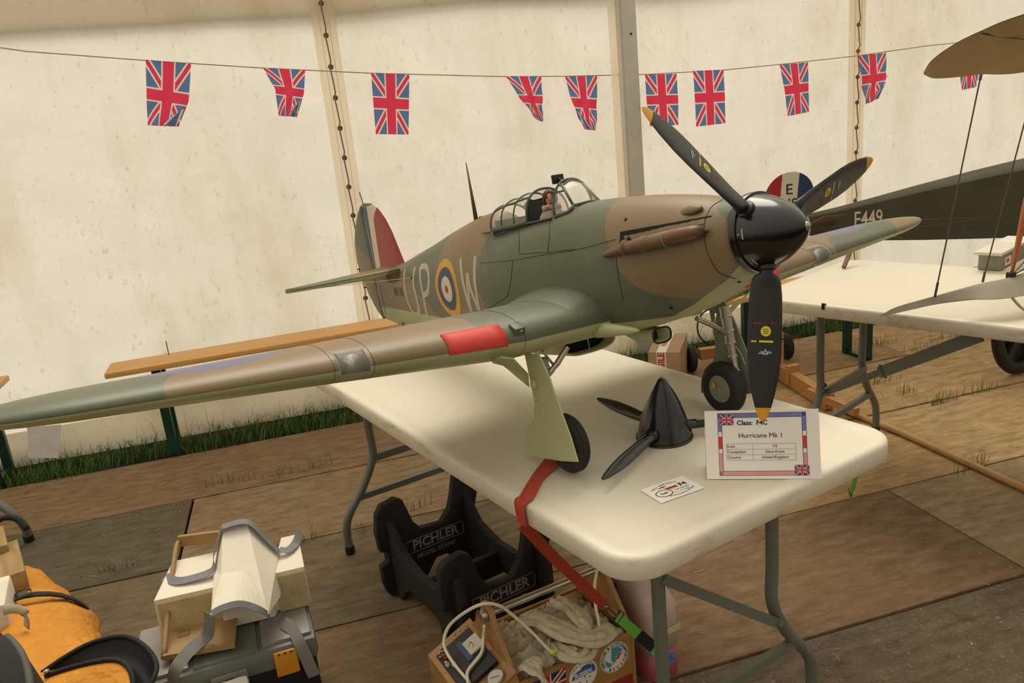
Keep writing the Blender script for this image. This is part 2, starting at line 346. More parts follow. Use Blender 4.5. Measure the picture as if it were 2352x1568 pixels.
# canvas wall, three cloths laced at two seams
YW = 4.42
def wallfn(x0, x1):
    def fn(u, v):
        x = x0+(x1-x0)*u; z = -.02+3.3*v
        return (x, YW+.018*noise.noise(Vector((x*1.1, z*.8, 0)))+.006*noise.noise(Vector((x*4, z*5, 3)))+.05*max(0, .25-z), z)
    return fn
g = G(); g.grid(wallfn(-7, 14), 260, 50); mk('wall_back', g, CANVAS, None, True, kind='structure'); WB = bpy.data.objects['wall_back']
g = G(); g.grid(lambda u, v: (-7+21*u, YW+.035+.01*math.sin(u*60), 2.05+.03*noise.noise(Vector((u*30, 0, 0)))+1.2*v), 80, 3); mk('valance', g, SKIRT, WB, True)
g = G(); g.grid(lambda u, v: (-7+21*u, YW-.10*(1-v)**2-.022+.008*noise.noise(Vector((u*90, v*3, 0))), .0+.15*v), 200, 6); mk('skirt', g, SKIRT, WB, True)
for ci, (xc, n) in enumerate([(.325, 22), (3.50, 22), (-2.9, 22), (6.7, 22)]):
    g = G(); g.grid(lambda u, v: (xc-.06+.12*u, YW-.022-.006*math.sin(u*math.pi)+.004*noise.noise(Vector((u*3, v*40, ci))), .03+3.1*v), 4, 40); mk('lacing_strip', g, HEM, WB, True)
    for off in (-.022, .024):
        g = G(); g.tube([(xc+off, YW-.031, .03+i*.31) for i in range(11)], .0022, 5); mk('piping', g, HEM, WB)
    for k in range(n):
        z = .12+k*.152; g = G(); g.lathe([(.007, -.002), (.013, -.002), (.014, .001), (.008, .002)], 12, Matrix.Translation((xc, YW-.034, z)) @ Matrix.Rotation(math.pi/2, 4, 'X')); mk('eyelet', g, EYE_M, WB)
    g = G(); pts = []
    for k in range(n): z = .12+k*.152; pts += [(xc-.004, YW-.036, z), (xc+.004, YW-.044, z+.03), (xc, YW-.037, z+.1)]
    g.tube(pts, .004, 5); mk('lacing_cord', g, ROPE, WB)
t = thing('tent_pole', 'grey beige aluminium tent leg with bolt hole behind the aircraft', 'pole', (1.93, YW-.11, 0))
g = G(); g.box((.012, 0, 1.6), (.085, .07, 3.2), None, .006); mk('upright', g, POLE_M, t, auto=30)
g = G(); g.box((-.035, .0, 1.6), (.018, .05, 3.2), None, .004); mk('flange', g, POLE_M, t, auto=30)
g = G(); g.grid(lambda u, v: (-.085+.045*u, .03+.006*math.sin(u*9), .02+3.1*v+0*u), 3, 20); mk('canvas_edge', g, HEM, t, True)
for z in (1.83, 2.02): g = G(); g.lathe([(.006, 0), (.006, .002)], 10, Matrix.Translation((.018, -.0365, z)) @ Matrix.Rotation(math.pi/2, 4, 'X')); mk('bolt_hole', g, BLACKRUB, t)

# ------------------------------------------------------------------ bunting
UF = union_mat('bunting_flag', '6c89c0', 'fa4468', 'fffaf0', .68, 1.0, .35)
bt = thing('bunting', 'string of ten union flags hung along the canvas wall', 'bunting', (0, YW-.07, 1.6)); YB = YW-.07
B0 = Vector((0, YB, 1.6))
cp = [(-260, 82), (-60, 101), (60, 118), (335, 139), (600, 156), (850, 168), (1160, 176), (1300, 175), (1480, 171), (1660, 161), (1790, 148), (1970, 128), (2130, 105), (2200, 98), (2500, 62)]
g = G(); g.tube([ony(x, y, YB)-B0 for x, y in cp], .0028, 5); mk('cord', g, mat('bunting_cord', 'b8a98c', .8), bt)
FLG = [((335, 137), (439, 146), (337, 215), (434, 232), (340, 288), (411, 291)), ((604, 156), (701, 161), (632, 205), (698, 215), (640, 266), (682, 269)), ((852, 167), (940, 172), (857, 235), (939, 240), (863, 308), (938, 309)),
       ((1161, 175), (1243, 176), (1194, 228), (1244, 230), (1230, 275), (1243, 281)), ((1297, 176), (1371, 174), (1312, 235), (1369, 240), (1338, 297), (1366, 300)), ((1481, 172), (1553, 169), (1484, 230), (1557, 228), (1492, 290), (1557, 287)),
       ((1591, 163), (1661, 160), (1595, 225), (1664, 222), (1598, 291), (1665, 283)), ((1790, 149), (1855, 143), (1801, 208), (1856, 200), (1808, 267), (1857, 257)), ((1971, 128), (2034, 121), (1976, 185), (2033, 176), (1982, 241), (2012, 226)), ((2197, 100), (2250, 94), (2200, 155), (2250, 150), (2208, 207), (2240, 200))]
for fi, c in enumerate(FLG):
    P = [ony(x, y, YB-.004)-B0 for x, y in c]; 
    def fn(u, v, P=P, fi=fi):
        if v < .5: a, b, s = P[0].lerp(P[2], v*2), P[1].lerp(P[3], v*2), v
        else: a, b, s = P[2].lerp(P[4], v*2-1), P[3].lerp(P[5], v*2-1), v
        p = a.lerp(b, u); fold = {0: .25, 1: .5, 3: .8, 4: .6, 8: .5}.get(fi, .06)
        return p + Vector((0, -(.004+.05*fold*abs(math.sin(u*5+v*7+fi))*v), 0))
    g = G(); g.grid(fn, 10, 14); o = mk('flag', g, UF, bt, True, recalc=False); uvs(o, lambda co, i: ((i % 11)/10, 1-(i//11)/14))
    if fi in (0, 1, 3, 4, 8):
        o['label'] = 'flag with its lower corner folded over'
        side = 1 if fi in (0, 1, 8) else -1; b0 = fn(.5-.1*side, .98); b1 = fn(1 if side > 0 else 0, .62); b2 = fn(.92 if side > 0 else .08, .99)
        q = G(); q.v = [Vector(w)+Vector((0, -.012, 0)) for w in (b0, b1, b2)]; q.v += [w+Vector((0, .002, 0)) for w in q.v]; q.f = [(0, 1, 2), (5, 4, 3), (0, 3, 4, 1), (1, 4, 5, 2), (2, 5, 3, 0)]
        o2 = mk('fold', q, UF, o); uvs(o2, lambda co, i: [(.1, .1), (.4, .25), (.35, .05)][i % 3])

# ------------------------------------------------------------------ folding tables
def rrect(w, l, r, n=8, inset=0):
    p = []
    for cx, cy, a0 in ((w-r, l-r, 0), (r, l-r, 90), (r, r, 180), (w-r, r, 270)):
        for k in range(n+1):
            a = math.radians(a0+90*k/n); p.append((cx+(r-inset)*math.cos(a), cy+(r-inset)*math.sin(a)))
    return p
def folding_table(label, loc, rz, L=1.83, Wd=.76, H=.74):
    t = thing('folding_table', label, 'table', loc, rz)
    rg = lambda ins, z: [(x, y, z) for x, y in rrect(Wd, L, .075, 8, ins)]
    g = G(); g.loft([rg(.06, H-.028), rg(.012, H-.045), rg(.004, H-.047), rg(0, H-.042), rg(0, H-.012), rg(.002, H-.005), rg(.007, H-.0012), rg(.014, H), rg(.030, H), rg(.034, H-.0012), rg(.06, H-.0012)])
    mk('tabletop', g, TABLE_M, t, auto=45)
    for v0, s in ((.17, -1), (1.66, 1)):
        for u0, d in ((.21, -1), (.55, 1)):
            g = G(); k_ = -.13 if (s < 0 and d < 0) else 0; pts = bez([(u0, v0, H-.03), (u0, v0, .45+k_), (u0, v0, .34+k_), (u0+d*.05, v0, .24+k_*.9), (u0+d*.12, v0, .15+k_*.6), (u0+d*.14, v0, .09+k_*.4), (u0+d*.14, v0, .015)], 5); g.tube(pts, .0145, 12); lg = mk('leg', g, STEEL, t, auto=40)
            g = G(); g.lathe([(.016, 0), (.0175, .003), (.0175, .03), (.015, .032)], 14, Matrix.Translation((u0+d*.14, v0, 0))); mk('rubber_foot', g, BLACKRUB, lg, auto=40)
        g = G(); g.tube([(.21, v0, H-.045), (.55, v0, H-.045)], .013, 10); mk('leg_tube', g, STEEL, t, auto=40)
        g = G(); g.obox((.135, v0, .20), (.625 if s > 0 else .63, v0, .20), .018, .022); mk('crossbar', g, STEEL, t)
        if s > 0: g = G(); g.obox((.205, v0-.012, .335), (.555, v0-.012, .335), .012, .026); mk('crossbar', g, STEEL, t)
        else: g = G(); g.obox((.212, v0-.018, .555), (.55, v0-.018, .295), .006, .022, (0, 0, 1)); g.lathe([(.009, 0), (.008, .004), (.002, .0045)], 12, Matrix.Translation((.55, v0-.022, .297)) @ Matrix.Rotation(math.pi/2, 4, 'X')); mk('brace', g, STEEL, t)
    return t
TA = folding_table('near white plastic folding table under the model aircraft with dirty rounded edge', (.4316, 1.0632, 0), .29879)
TB = folding_table('white plastic folding table behind the propeller under the biplane wing', (2.357, .883, 0), math.radians(25.5))
bi_ = TB.matrix_basis.inverted(); ba = Vector((.225, 1.64, .335)); bb_ = bi_ @ onz(2252, 770, .69); bm_ = ba.lerp(bb_, .42)
g = G(); g.obox(ba, bm_, .008, .024); mk('folding_brace', g, STEEL, TB); g = G(); g.obox(bm_.lerp(ba, .05), bb_, .012, .040); br_ = mk('folding_brace', g, STEEL, TB)
g = G(); g.tube([bm_+Vector((.012*math.cos(a), .012*math.sin(a), .022*math.sin(a))) for a in [2*math.pi*k/14 for k in range(15)]], .0022, 5); mk('locking_ring', g, EYE_M, br_)
g = G(); g.box((-.0012, 1.54, .735), (.002, .01, .022)); g.box((.006, 1.54, .7415), (.014, .010, .002)); mk('tape_mark', g, BLACKRUB, TB)

# ------------------------------------------------------------------ beer benches along the wall
def bench(label, a, b, w=.25, h=.48, legs=(.12, .88), lh=None):
    a = Vector(a); b = Vector(b); d = (b-a); L = d.length; rz = math.atan2(d.y, d.x)
    t = thing('beer_bench', label, 'bench', (a.x, a.y, 0), rz)
    g = G(); g.box((L/2, w/2, h-.014), (L, w, .028), None, .006); mk('plank', g, BENCHWOOD, t, auto=30)
    for f in legs:
        x = L*f
        for yy in (.03, w-.03):
            g = G(); g.obox((x, yy, h-.03), (x, yy, 0), .03, .042, (1, 0, 0)); mk('leg', g, GREENLEG, t)
        for zz in (.012, h-.04): g = G(); g.box((x, w/2, zz), (.03, w-.03, .02)); mk('rail', g, GREENLEG, t)
    return t
bench('pale wooden beer bench with green steel legs beside the canvas wall behind the aircraft wing', (-.965, 4.0, 0), (.62, 4.055, 0), .21, .48, (.14, .8))
bench('beer bench with green legs at the left edge mostly hidden by the wing tip', (-3.3, 4.02, 0), (-1.45, 4.05, 0), .25, .48, (.1, .945))
bench('beer bench with green legs standing behind the second folding table', (1.93, 3.44, 0), (3.06, 3.46, 0), .22, .48, (.27, .84))
o = TB and None
g = G(); p = ony(381, 783, 4.1); q = ony(388, 815, 4.08); g.tube([p, q], .0022, 6); tag(mk('rod', g, BLACKRUB, None), 'thin black rod standing on the pale bench', 'rod')

# ------------------------------------------------------------------ the model fighter
EP, ET = -1.2827, .1765
AF = Vector((math.cos(EP)*math.cos(ET), math.sin(EP)*math.cos(ET), math.sin(ET))); AP = Vector((-math.sin(EP), math.cos(EP), 0)); AU = AF.cross(AP); AT = Vector((.8034, 1.1174, 1.2433))
MA = Matrix(((AF.x, AP.x, AU.x, AT.x), (AF.y, AP.y, AU.y, AT.y), (AF.z, AP.z, AU.z, AT.z), (0, 0, 0, 1)))
PL = thing('model_aircraft', 'large camouflaged model fighter aircraft with black propeller standing on the near table', 'model aircraft', M=MA)
def L3(x, y, z): return Vector((-x, y, z))           # x runs aft from the spinner tip
MIR = MA.inverted()
def loc(px, py, y):                                   # photo point on the aircraft plane at span position y -> local
    return MIR @ onpl(px, py, AT+AP*y, AP)
BROWN, GREEN, PALE = lin('796343'), lin('4a5744'), lin('a6a97c')
def camo_mat(name, kind):
    m = bpy.data.materials.new(name); m.use_nodes = True; T = NT(m); b = T.n['Principled BSDF']
    st = lambda s, k=900: T.m('MULTIPLY_ADD', s, k, .5, True)
    n = T.noise(5, 5, .6, T.coord((1, 1, 1))); n2 = T.noise(60, 4, .7, T.coord((.4, 1, 1)))
    c = T.mix(st(T.attr('green'), 700), BROWN, GREEN)
    if kind == 'wing':
        up = T.m('LESS_THAN', T.attr('pale'), 0.0); r = T.attr('rnd')
        c = T.mix(st(T.m('SUBTRACT', .15, r)), c, lin('5d5f84')); c = T.mix(st(T.m('SUBTRACT', .06, r)), c, lin('a8392f'))
    c = T.mix(T.m('MULTIPLY', n, .28), c, lin('a99a7c')); c = T.mix(T.m('MULTIPLY_ADD', n2, .5, -.12, True), c, T.mix(1.0, c, (.72, .72, .72, 1), 'MULTIPLY'))
    pl = T.mix(T.m('MULTIPLY', n, .3), PALE, lin('c3c48f'))
    c = T.mix(st(T.attr('pale'), 1200), c, pl)
    if kind == 'tail':
        t = T.new('ShaderNodeTexCoord'); s = T.new('ShaderNodeSeparateXYZ'); T.l.new(t.outputs['Object'], s.inputs[0]); x = T.m('MULTIPLY', s.outputs[0], -1); z = s.outputs[2]
        ins = T.m('MULTIPLY', T.m('GREATER_THAN', z, .066), T.m('LESS_THAN', x, 1.9055)); ins = T.m('MULTIPLY', ins, T.m('LESS_THAN', z, .287))
        sl = T.m('MULTIPLY_ADD', z, .15, -.035)     # the stripes lean with the rudder post
        f = T.mix(T.m('GREATER_THAN', T.m('ADD', x, sl), 1.862), T.mix(T.m('MULTIPLY', T.m('LESS_THAN', T.m('ADD', x, sl), 1.81), T.m('LESS_THAN', T.m('ADD', z, T.m('MULTIPLY', T.m('SUBTRACT', x, 1.78), .8)), .262)), lin('d9ccae'), lin('9c2c2a')), lin('3a4160'))
        c = T.mix(ins, c, f)
    T.put(b.inputs['Base Color'], c); b.inputs['Roughness'].default_value = .42; b.inputs['Specular IOR Level'].default_value = .45
    q = T.new('ShaderNodeBump'); q.inputs['Strength'].default_value = .06; q.inputs['Distance'].default_value = .002
    T.l.new(T.noise(90, 4, .6, T.coord((.5, 1, 1))), q.inputs['Height']); T.l.new(q.outputs[0], b.inputs['Normal']); return m
CF, CW, CT = camo_mat('camouflage_paint', 'fus'), camo_mat('camouflage_wing_paint', 'wing'), camo_mat('camouflage_tail_paint', 'tail')
PALE_M = mat('pale_green_paint', 'b3b586', .42, 0, .05, 4); GREEN_M = mat('dark_green_paint', '4a5744', .42, 0, .08, 5); BROWN_M = mat('dark_earth_paint', '796343', .42, 0, .06, 5)
BLK = mat('gloss_black', '0d0c0c', .22, 0, .1, 5, coat=.5); BLADE_M = mat('blade_black', '24221f', .38, 0, .12, 4); DARK = mat('dark_void', '050505', .8)
CHROME = mat('oleo_chrome', 'a9a294', .28, .85, .1, 12); RED = mat('red_tape', 'cf4036', .5, 0, .06, 10); LINE = mat('panel_line', '1f231c', .7)
WHITE = mat('marking_grey', 'b3ab92', .5, 0, .04); YEL = mat('yellow_paint', 'd99a1c', .45, 0, .04)
def sdf(poly, x, y):
    d = 1e9; ins = False; n = len(poly)
    for i in range(n):
        x1, y1 = poly[i]; x2, y2 = poly[(i+1) % n]; ex, ey = x2-x1, y2-y1; t = max(0, min(1, ((x-x1)*ex+(y-y1)*ey)/(ex*ex+ey*ey+1e-12)))
        d = min(d, (x-x1-ex*t)**2+(y-y1-ey*t)**2)
        if (y1 > y) != (y2 > y) and x < ex*(y-y1)/ey+x1: ins = not ins
    return math.sqrt(d)*(1 if ins else -1)
def smooth_poly(p, n=4):
    q = [Vector((a, b, 0)) for a, b in p]; N = len(q); r = []
    for i in range(N):
        a, b, c, d = q[i-1], q[i], q[(i+1) % N], q[(i+2) % N]
        for k in range(n):
            t = k/n; v = .5*((2*b)+(c-a)*t+(2*a-5*b+4*c-d)*t*t+(3*b-a-3*c+d)*t**3); r.append((v.x, v.y))
    return r
def setattr_(o, name, vals):
    a = o.data.attributes.new(name, 'FLOAT', 'POINT'); a.data.foreach_set('value', vals)
def lut(tab, x):
    if x <= tab[0][0]: return tab[0][1]
    for (a, p), (b, q) in zip(tab, tab[1:]):
        if x <= b: return p+(q-p)*(x-a)/(b-a)
    return tab[-1][1]
ST = [(.108, .066, -.066, .069, 0, 2, 2), (.125, .067, -.076, .071, -.002, 2, 2.05), (.165, .071, -.096, .076, -.006, 2.05, 2.1), (.24, .086, -.127, .084, -.012, 2.1, 2.2), (.34, .101, -.150, .091, -.018, 2.1, 2.4), (.44, .111, -.168, .096, -.022, 2.1, 2.7),
      (.54, .118, -.178, .099, -.028, 2.2, 2.9), (.63, .113, -.182, .101, -.03, 2.5, 3), (.75, .108, -.183, .102, -.03, 2.6, 3), (.87, .104, -.180, .101, -.03, 2.4, 3), (.905, .110, -.179, .1005, -.03, 2.3, 2.95), (.925, .144, -.178, .100, -.03, 1.8, 2.9), (.99, .151, -.175, .097, -.028, 1.65, 2.8), (1.07, .146, -.168, .093, -.026, 1.7, 2.7), (1.21, .128, -.155, .083, -.024, 1.75, 2.5),
      (1.37, .102, -.145, .068, -.022, 1.8, 2.4), (1.5, .084, -.142, .054, -.02, 1.9, 2.3), (1.63, .066, -.145, .040, -.02, 2, 2.2), (1.78, .060, -.144, .023, -.02, 2, 2), (1.903, .056, -.122, .010, -.02, 2, 2)]
def fst(x):
    for i in range(len(ST)-1):
        if x <= ST[i+1][0]: break
    a, b, c, d = ST[max(i-1, 0)], ST[i], ST[i+1], ST[min(i+2, len(ST)-1)]; t = (x-b[0])/(c[0]-b[0]); r = []
    for k in range(1, 7):
        m1 = (c[k]-a[k])/(c[0]-a[0])*(c[0]-b[0]) if c[0] > a[0] else 0; m2 = (d[k]-b[k])/(d[0]-b[0])*(c[0]-b[0]) if d[0] > b[0] else 0
        r.append((2*t**3-3*t*t+1)*b[k]+(t**3-2*t*t+t)*m1+(-2*t**3+3*t*t)*c[k]+(t**3-t*t)*m2)
    return r
NR = 72; xs = [.108+(1.903-.108)*(i/150) for i in range(151)]
g = G(); rings = []
for x in xs:
    zt, zb, hw, zc, et, eb = fst(x); r = []
    for k in range(NR):
        a = 2*math.pi*k/NR; c, s = math.cos(a), math.sin(a); e = et if s > 0 else eb
        y = hw*math.copysign(abs(c)**(2/e), c); z = zc+(zt-zc if s > 0 else zc-zb)*math.copysign(abs(s)**(2/e), s); r.append(L3(x, y, z))
    rings.append(r)
g.loft(rings)
def cut(f):
    p = [g.v[i] for i in f]; c = sum(p, Vector())/len(p); x = -c.x
    return .635 < x < .765 and abs(c.y) < .06 and c.z > .07
full = BVHTree.FromPolygons(g.v, [f for f in g.f], epsilon=0)
g.f = [f for f in g.f if len(f) > 4 or not cut(f)]
fus = mk('fuselage', g, CF, PL, True)
Y8 = lambda pts, y=-.085: [(-loc(a, b, y).x, loc(a, b, y).z) for a, b in pts]
GA = smooth_poly(Y8([(1369, 440), (1366, 462), (1373, 498), (1388, 535), (1408, 575), (1435, 625), (1480, 668), (1540, 688), (1590, 700), (1625, 722), (1640, 780), (1400, 860), (1150, 850), (1122, 700), (1108, 665), (1101, 610), (1104, 560), (1117, 520), (1126, 470), (1200, 400)]))
GB = smooth_poly(Y8([(1003, 535), (1002, 590), (1022, 640), (1050, 700), (1085, 760), (1040, 780), (1005, 735), (975, 692), (945, 672), (940, 648), (906, 626), (926, 602), (950, 570)], -.07))
GC = smooth_poly(Y8([(1596, 430), (1600, 452), (1622, 482), (1650, 500), (1674, 513), (1690, 480), (1690, 440)], -.07))
pl = [(.08, -.022), (.101, -.041), (.148, -.072), (.24, -.113), (.313, -.137), (.45, -.142), (1.0, -.14), (1.28, -.121), (1.5, -.103), (1.712, -.086), (1.95, -.074)]
setattr_(fus, 'green', [max(sdf(q, -v.x, v.z) for q in (GA, GB, GC)) for v in g.v])
setattr_(fus, 'pale', [lut(pl, -v.x)-v.z for v in g.v])
FB = full
def onfus(px, py):
    """where the sight line through a photo point meets the fuselage skin"""
    o = MIR @ EYE; d = (MIR.to_3x3() @ ray(px, py)).normalized(); h = FB.ray_cast(o, d); return h
def skin_line(name, pts, r=.0007, m=LINE, n=10, lift=.0003):
    P = []; pts = [(q.x, q.y) for q in bez([(a, b, 0) for a, b in pts], 4)] if len(pts) > 4 else pts
    for (a, b), (c, d) in zip(pts, pts[1:]):
        for k in range(n): P.append((a+(c-a)*k/n, b+(d-b)*k/n))
    P.append(pts[-1]); Q = []
    for a, b in P:
        h = onfus(a, b)
        if h[0] is not None: Q.append(h[0]+h[1]*lift*(1 if h[1].dot(h[0]-Vector((h[0].x, 0, 0))) > 0 else -1))
    if len(Q) > 1: g = G(); g.tube(Q, r, 4); return mk(name, g, m, fus)
for l in ([(1103, 604), (1180, 597), (1250, 585), (1330, 572), (1416, 549)], [(1192, 526), (1193, 583), (1260, 579), (1322, 572)], [(1264, 500), (1262, 540), (1258, 580)], [(1178, 600), (1172, 655), (1164, 682), (1122, 708)], [(1414, 580), (1421, 640), (1432, 690)], [(1660, 458), (1632, 478), (1618, 515), (1620, 560), (1634, 600), (1655, 628), (1690, 640)], [(1604, 517), (1617, 514)],
          [(872, 655), (880, 690), (886, 722)]): skin_line('panel_line', l)
DOT = mat('rivet_pale', 'b9b29a', .5); DDK = mat('rivet_dark', '2b2f26', .6)
for pts, m in (([(1622, 568), (1630, 562), (1648, 558), (1662, 555), (1628, 575), (1637, 590), (1646, 612), (1660, 628), (1672, 634), (1682, 636)], DOT), ([(1414, 690), (1412, 640), (1385, 640), (1350, 612), (1357, 640), (1380, 600), (1345, 580), (1300, 610), (1305, 640), (1322, 600)], DDK)):
    for a, b in pts:
        h = onfus(a, b)
        if h[0] is not None: g = G(); g.lathe([(.0012, 0), (.0006, .0008)], 6, frame(h[0]+h[1]*.0001, h[1].orthogonal(), h[1].cross(h[1].orthogonal()))); mk('rivet', g, m, fus)
for a, b, r in ((1437, 504, .004), (1541, 707, .0045), (1697, 648, .004)):
    h = onfus(a, b); n = h[1] if h[1].y < 0 else -h[1]; g = G(); g.lathe([(r, -.001), (r, .0004), (r*.8, .0008)], 14, frame(h[0], (1, 0, 0), n.cross(Vector((1, 0, 0))))); mk('port_hole', g, DARK, fus)
# nose blister
h = onfus(1588, 483); n = h[1] if h[1].y < 0 else -h[1]; n = Vector((0, n.y, n.z)).normalized(); ax = Vector((1, 0, 0)); Mb = frame(h[0]-n*.001, ax, n.cross(ax))
g = G(); g.loft([[(math.cos(a)*.028*s, math.sin(a)*.012*s, .009*math.sqrt(max(0, 1-s*s))) for a in [2*math.pi*k/20 for k in range(20)]] for s in (1, .85, .6, .3, .02)], True, (True, True), Mb); mk('blister', g, BROWN_M, fus, True)
# markings laid on the skin
SM = lambda x, z, up=1: frame(L3(x, -.3, z), (1, 0, 0), (0, 0, 1))
def disc_mesh(r0, r1, n=48):
    me = bpy.data.meshes.new('d'); v = []; f = []
    for k in range(n):
        a = 2*math.pi*k/n; v += [(r0*math.cos(a), r0*math.sin(a), 0), (r1*math.cos(a), r1*math.sin(a), 0)]
    for k in range(n): a = 2*k; b = 2*((k+1) % n); f.append((a, a+1, b+1, b))
    me.from_pydata(v, [], f); return me
def skinmesh(name, me, M, m, lift=.0004, surf=None, parent=None, cutn=.006):
    project(me, M, surf or FB, lift, cutn); me.name = name; me.materials.clear(); me.materials.append(m)
    o = bpy.data.objects.new(name, me); COL.objects.link(o); o.parent = parent or fus
    for p in me.polygons: p.use_smooth = True
    return o
for sgn in (-1, 1):
    MR = frame(L3(1.180, sgn*.3, -.031), (-sgn, 0, 0), (0, 0, 1))
    for r0, r1, m in ((.063, .085, mat('roundel_yellow', 'c9962c', .45)), (.037, .063, mat('roundel_blue', '353c5c', .45)), (.0115, .037, mat('roundel_white', 'd4c8ac', .45)), (.0003, .0115, mat('roundel_red', '9a2a2c', .45))): skinmesh('roundel', disc_mesh(r0, r1), MR, m)
def poly_letters(name, strokes, M, w, m, parent=None, surf=None, lift=.0005):
    g = G()
    for st_ in strokes:
        for (x1, y1), (x2, y2) in zip(st_, st_[1:]):
            d = Vector((x2-x1, y2-y1)); L = d.length; d /= L; n = Vector((-d.y, d.x))*w/2; a = Vector((x1, y1))-d*0; b = Vector((x2, y2))+d*0
            k = max(1, int(L/.012)); o = len(g.v)
            for i in range(k+1): c = a.lerp(b, i/k); g.v += [Vector((c.x+n.x, c.y+n.y, 0)), Vector((c.x-n.x, c.y-n.y, 0))]
            g.f += [(o+2*i, o+2*i+1, o+2*i+3, o+2*i+2) for i in range(k)]
    me = bpy.data.meshes.new(name); me.from_pydata([tuple(v) for v in g.v], [], g.f); return skinmesh(name, me, M, m, lift, surf, parent, .03)
arc = lambda cx, cy, rx, ry, a0, a1, n=10: [(cx+rx*math.cos(math.radians(a0+(a1-a0)*k/n)), cy+ry*math.sin(math.radians(a0+(a1-a0)*k/n))) for k in range(n+1)]
def pxletters(name, strokes, w, m, y=-.075):
    """strokes given as points of the photograph, carried onto the skin"""
    sk_ = lambda a, b: (onfus(a, b)[0] or loc(a, b, y)); st2 = [[(sk_(a, b).x, sk_(a, b).z) for a, b in s] for s in strokes]; return poly_letters(name, st2, frame((0, -.3, 0), (1, 0, 0), (0, 0, 1)), w, m)
U_ = [(931, 619), (928, 640), (931, 665), (938, 695), (948, 716), (957, 723), (963, 719), (962, 705), (956, 680), (950, 655), (950, 630), (954, 613)]
P1 = [(966, 612), (965, 632), (968, 655), (975, 690), (984, 727)]; P2 = [(966, 613), (975, 610), (983, 617), (986, 640), (984, 667), (978, 676), (970, 678)]
pxletters('lettering', [U_, P1, P2], .0175, WHITE, -.07)
pxletters('lettering', [[(1058, 592), (1061, 630), (1068, 665), (1084, 718)], [(1084, 718), (1076, 670), (1074, 627)], [(1074, 627), (1080, 660), (1102, 714)], [(1102, 714), (1094, 670), (1090, 630), (1092, 588)]], .0165, WHITE, -.08)
rq_ = onfus(915, 671)[0]; text('lettering', 'R4118', .044, frame((rq_.x, -.3, rq_.z), (1, 0, -.03), (0, 0, 1)), mat('code_black', '2c2a22', .5), fus, bold=.0004, surf=FB, sx=.85)
# wings
WP = (.4618, -.1323, .0632, .0201, .2138, .1325, .499, .2925, .037, -.02)
def wpt(y, fr, lower, side):
    xle, z0, dih, inc, tr, tt, crt, ctip, sweep, roll = WP; y0_ = y; k = max(0, (y-.29)/.93); c = crt+(ctip-crt)*k; xl = xle+math.tan(sweep)*max(0, y-.29)
    if side < 0 and y > .95: y = y+(y-.95)*.16
    if y > 1.0 and (side > 0 or y > 1.05): y1_ = (1.0, 1.22) if side > 0 else (1.05, 1.263); m_ = min(1, (y-y1_[0])/(y1_[1]-y1_[0])); e_ = math.sqrt(max(0, 1-m_*m_)); mid = xl+.38*c; xl = mid-(mid-xl)*e_; c = c*e_+1e-4
    t = tr+(tt-tr)*k; z = z0+math.tan(dih)*max(0, y-.29); f = max(fr, 0)
    yt = 5*t*(.2969*math.sqrt(f)-.126*f-.3516*f*f+.2843*f**3-.1036*f**4); yc = .08*f*(1-f); zz = yc-yt if lower else yc+yt
    return L3(xl+c*f, side*y, z+c*zz-(c*f-.25*c)*math.tan(inc)+side*roll*y)
ys = sorted(set([.06+.02*i for i in range(59)]+[.608, .662, .29]+[1.0+.22*math.sin(math.pi/2*k/14) for k in range(15)]))
frs = [(1-math.cos(math.pi*k/26))/2 for k in range(27)]
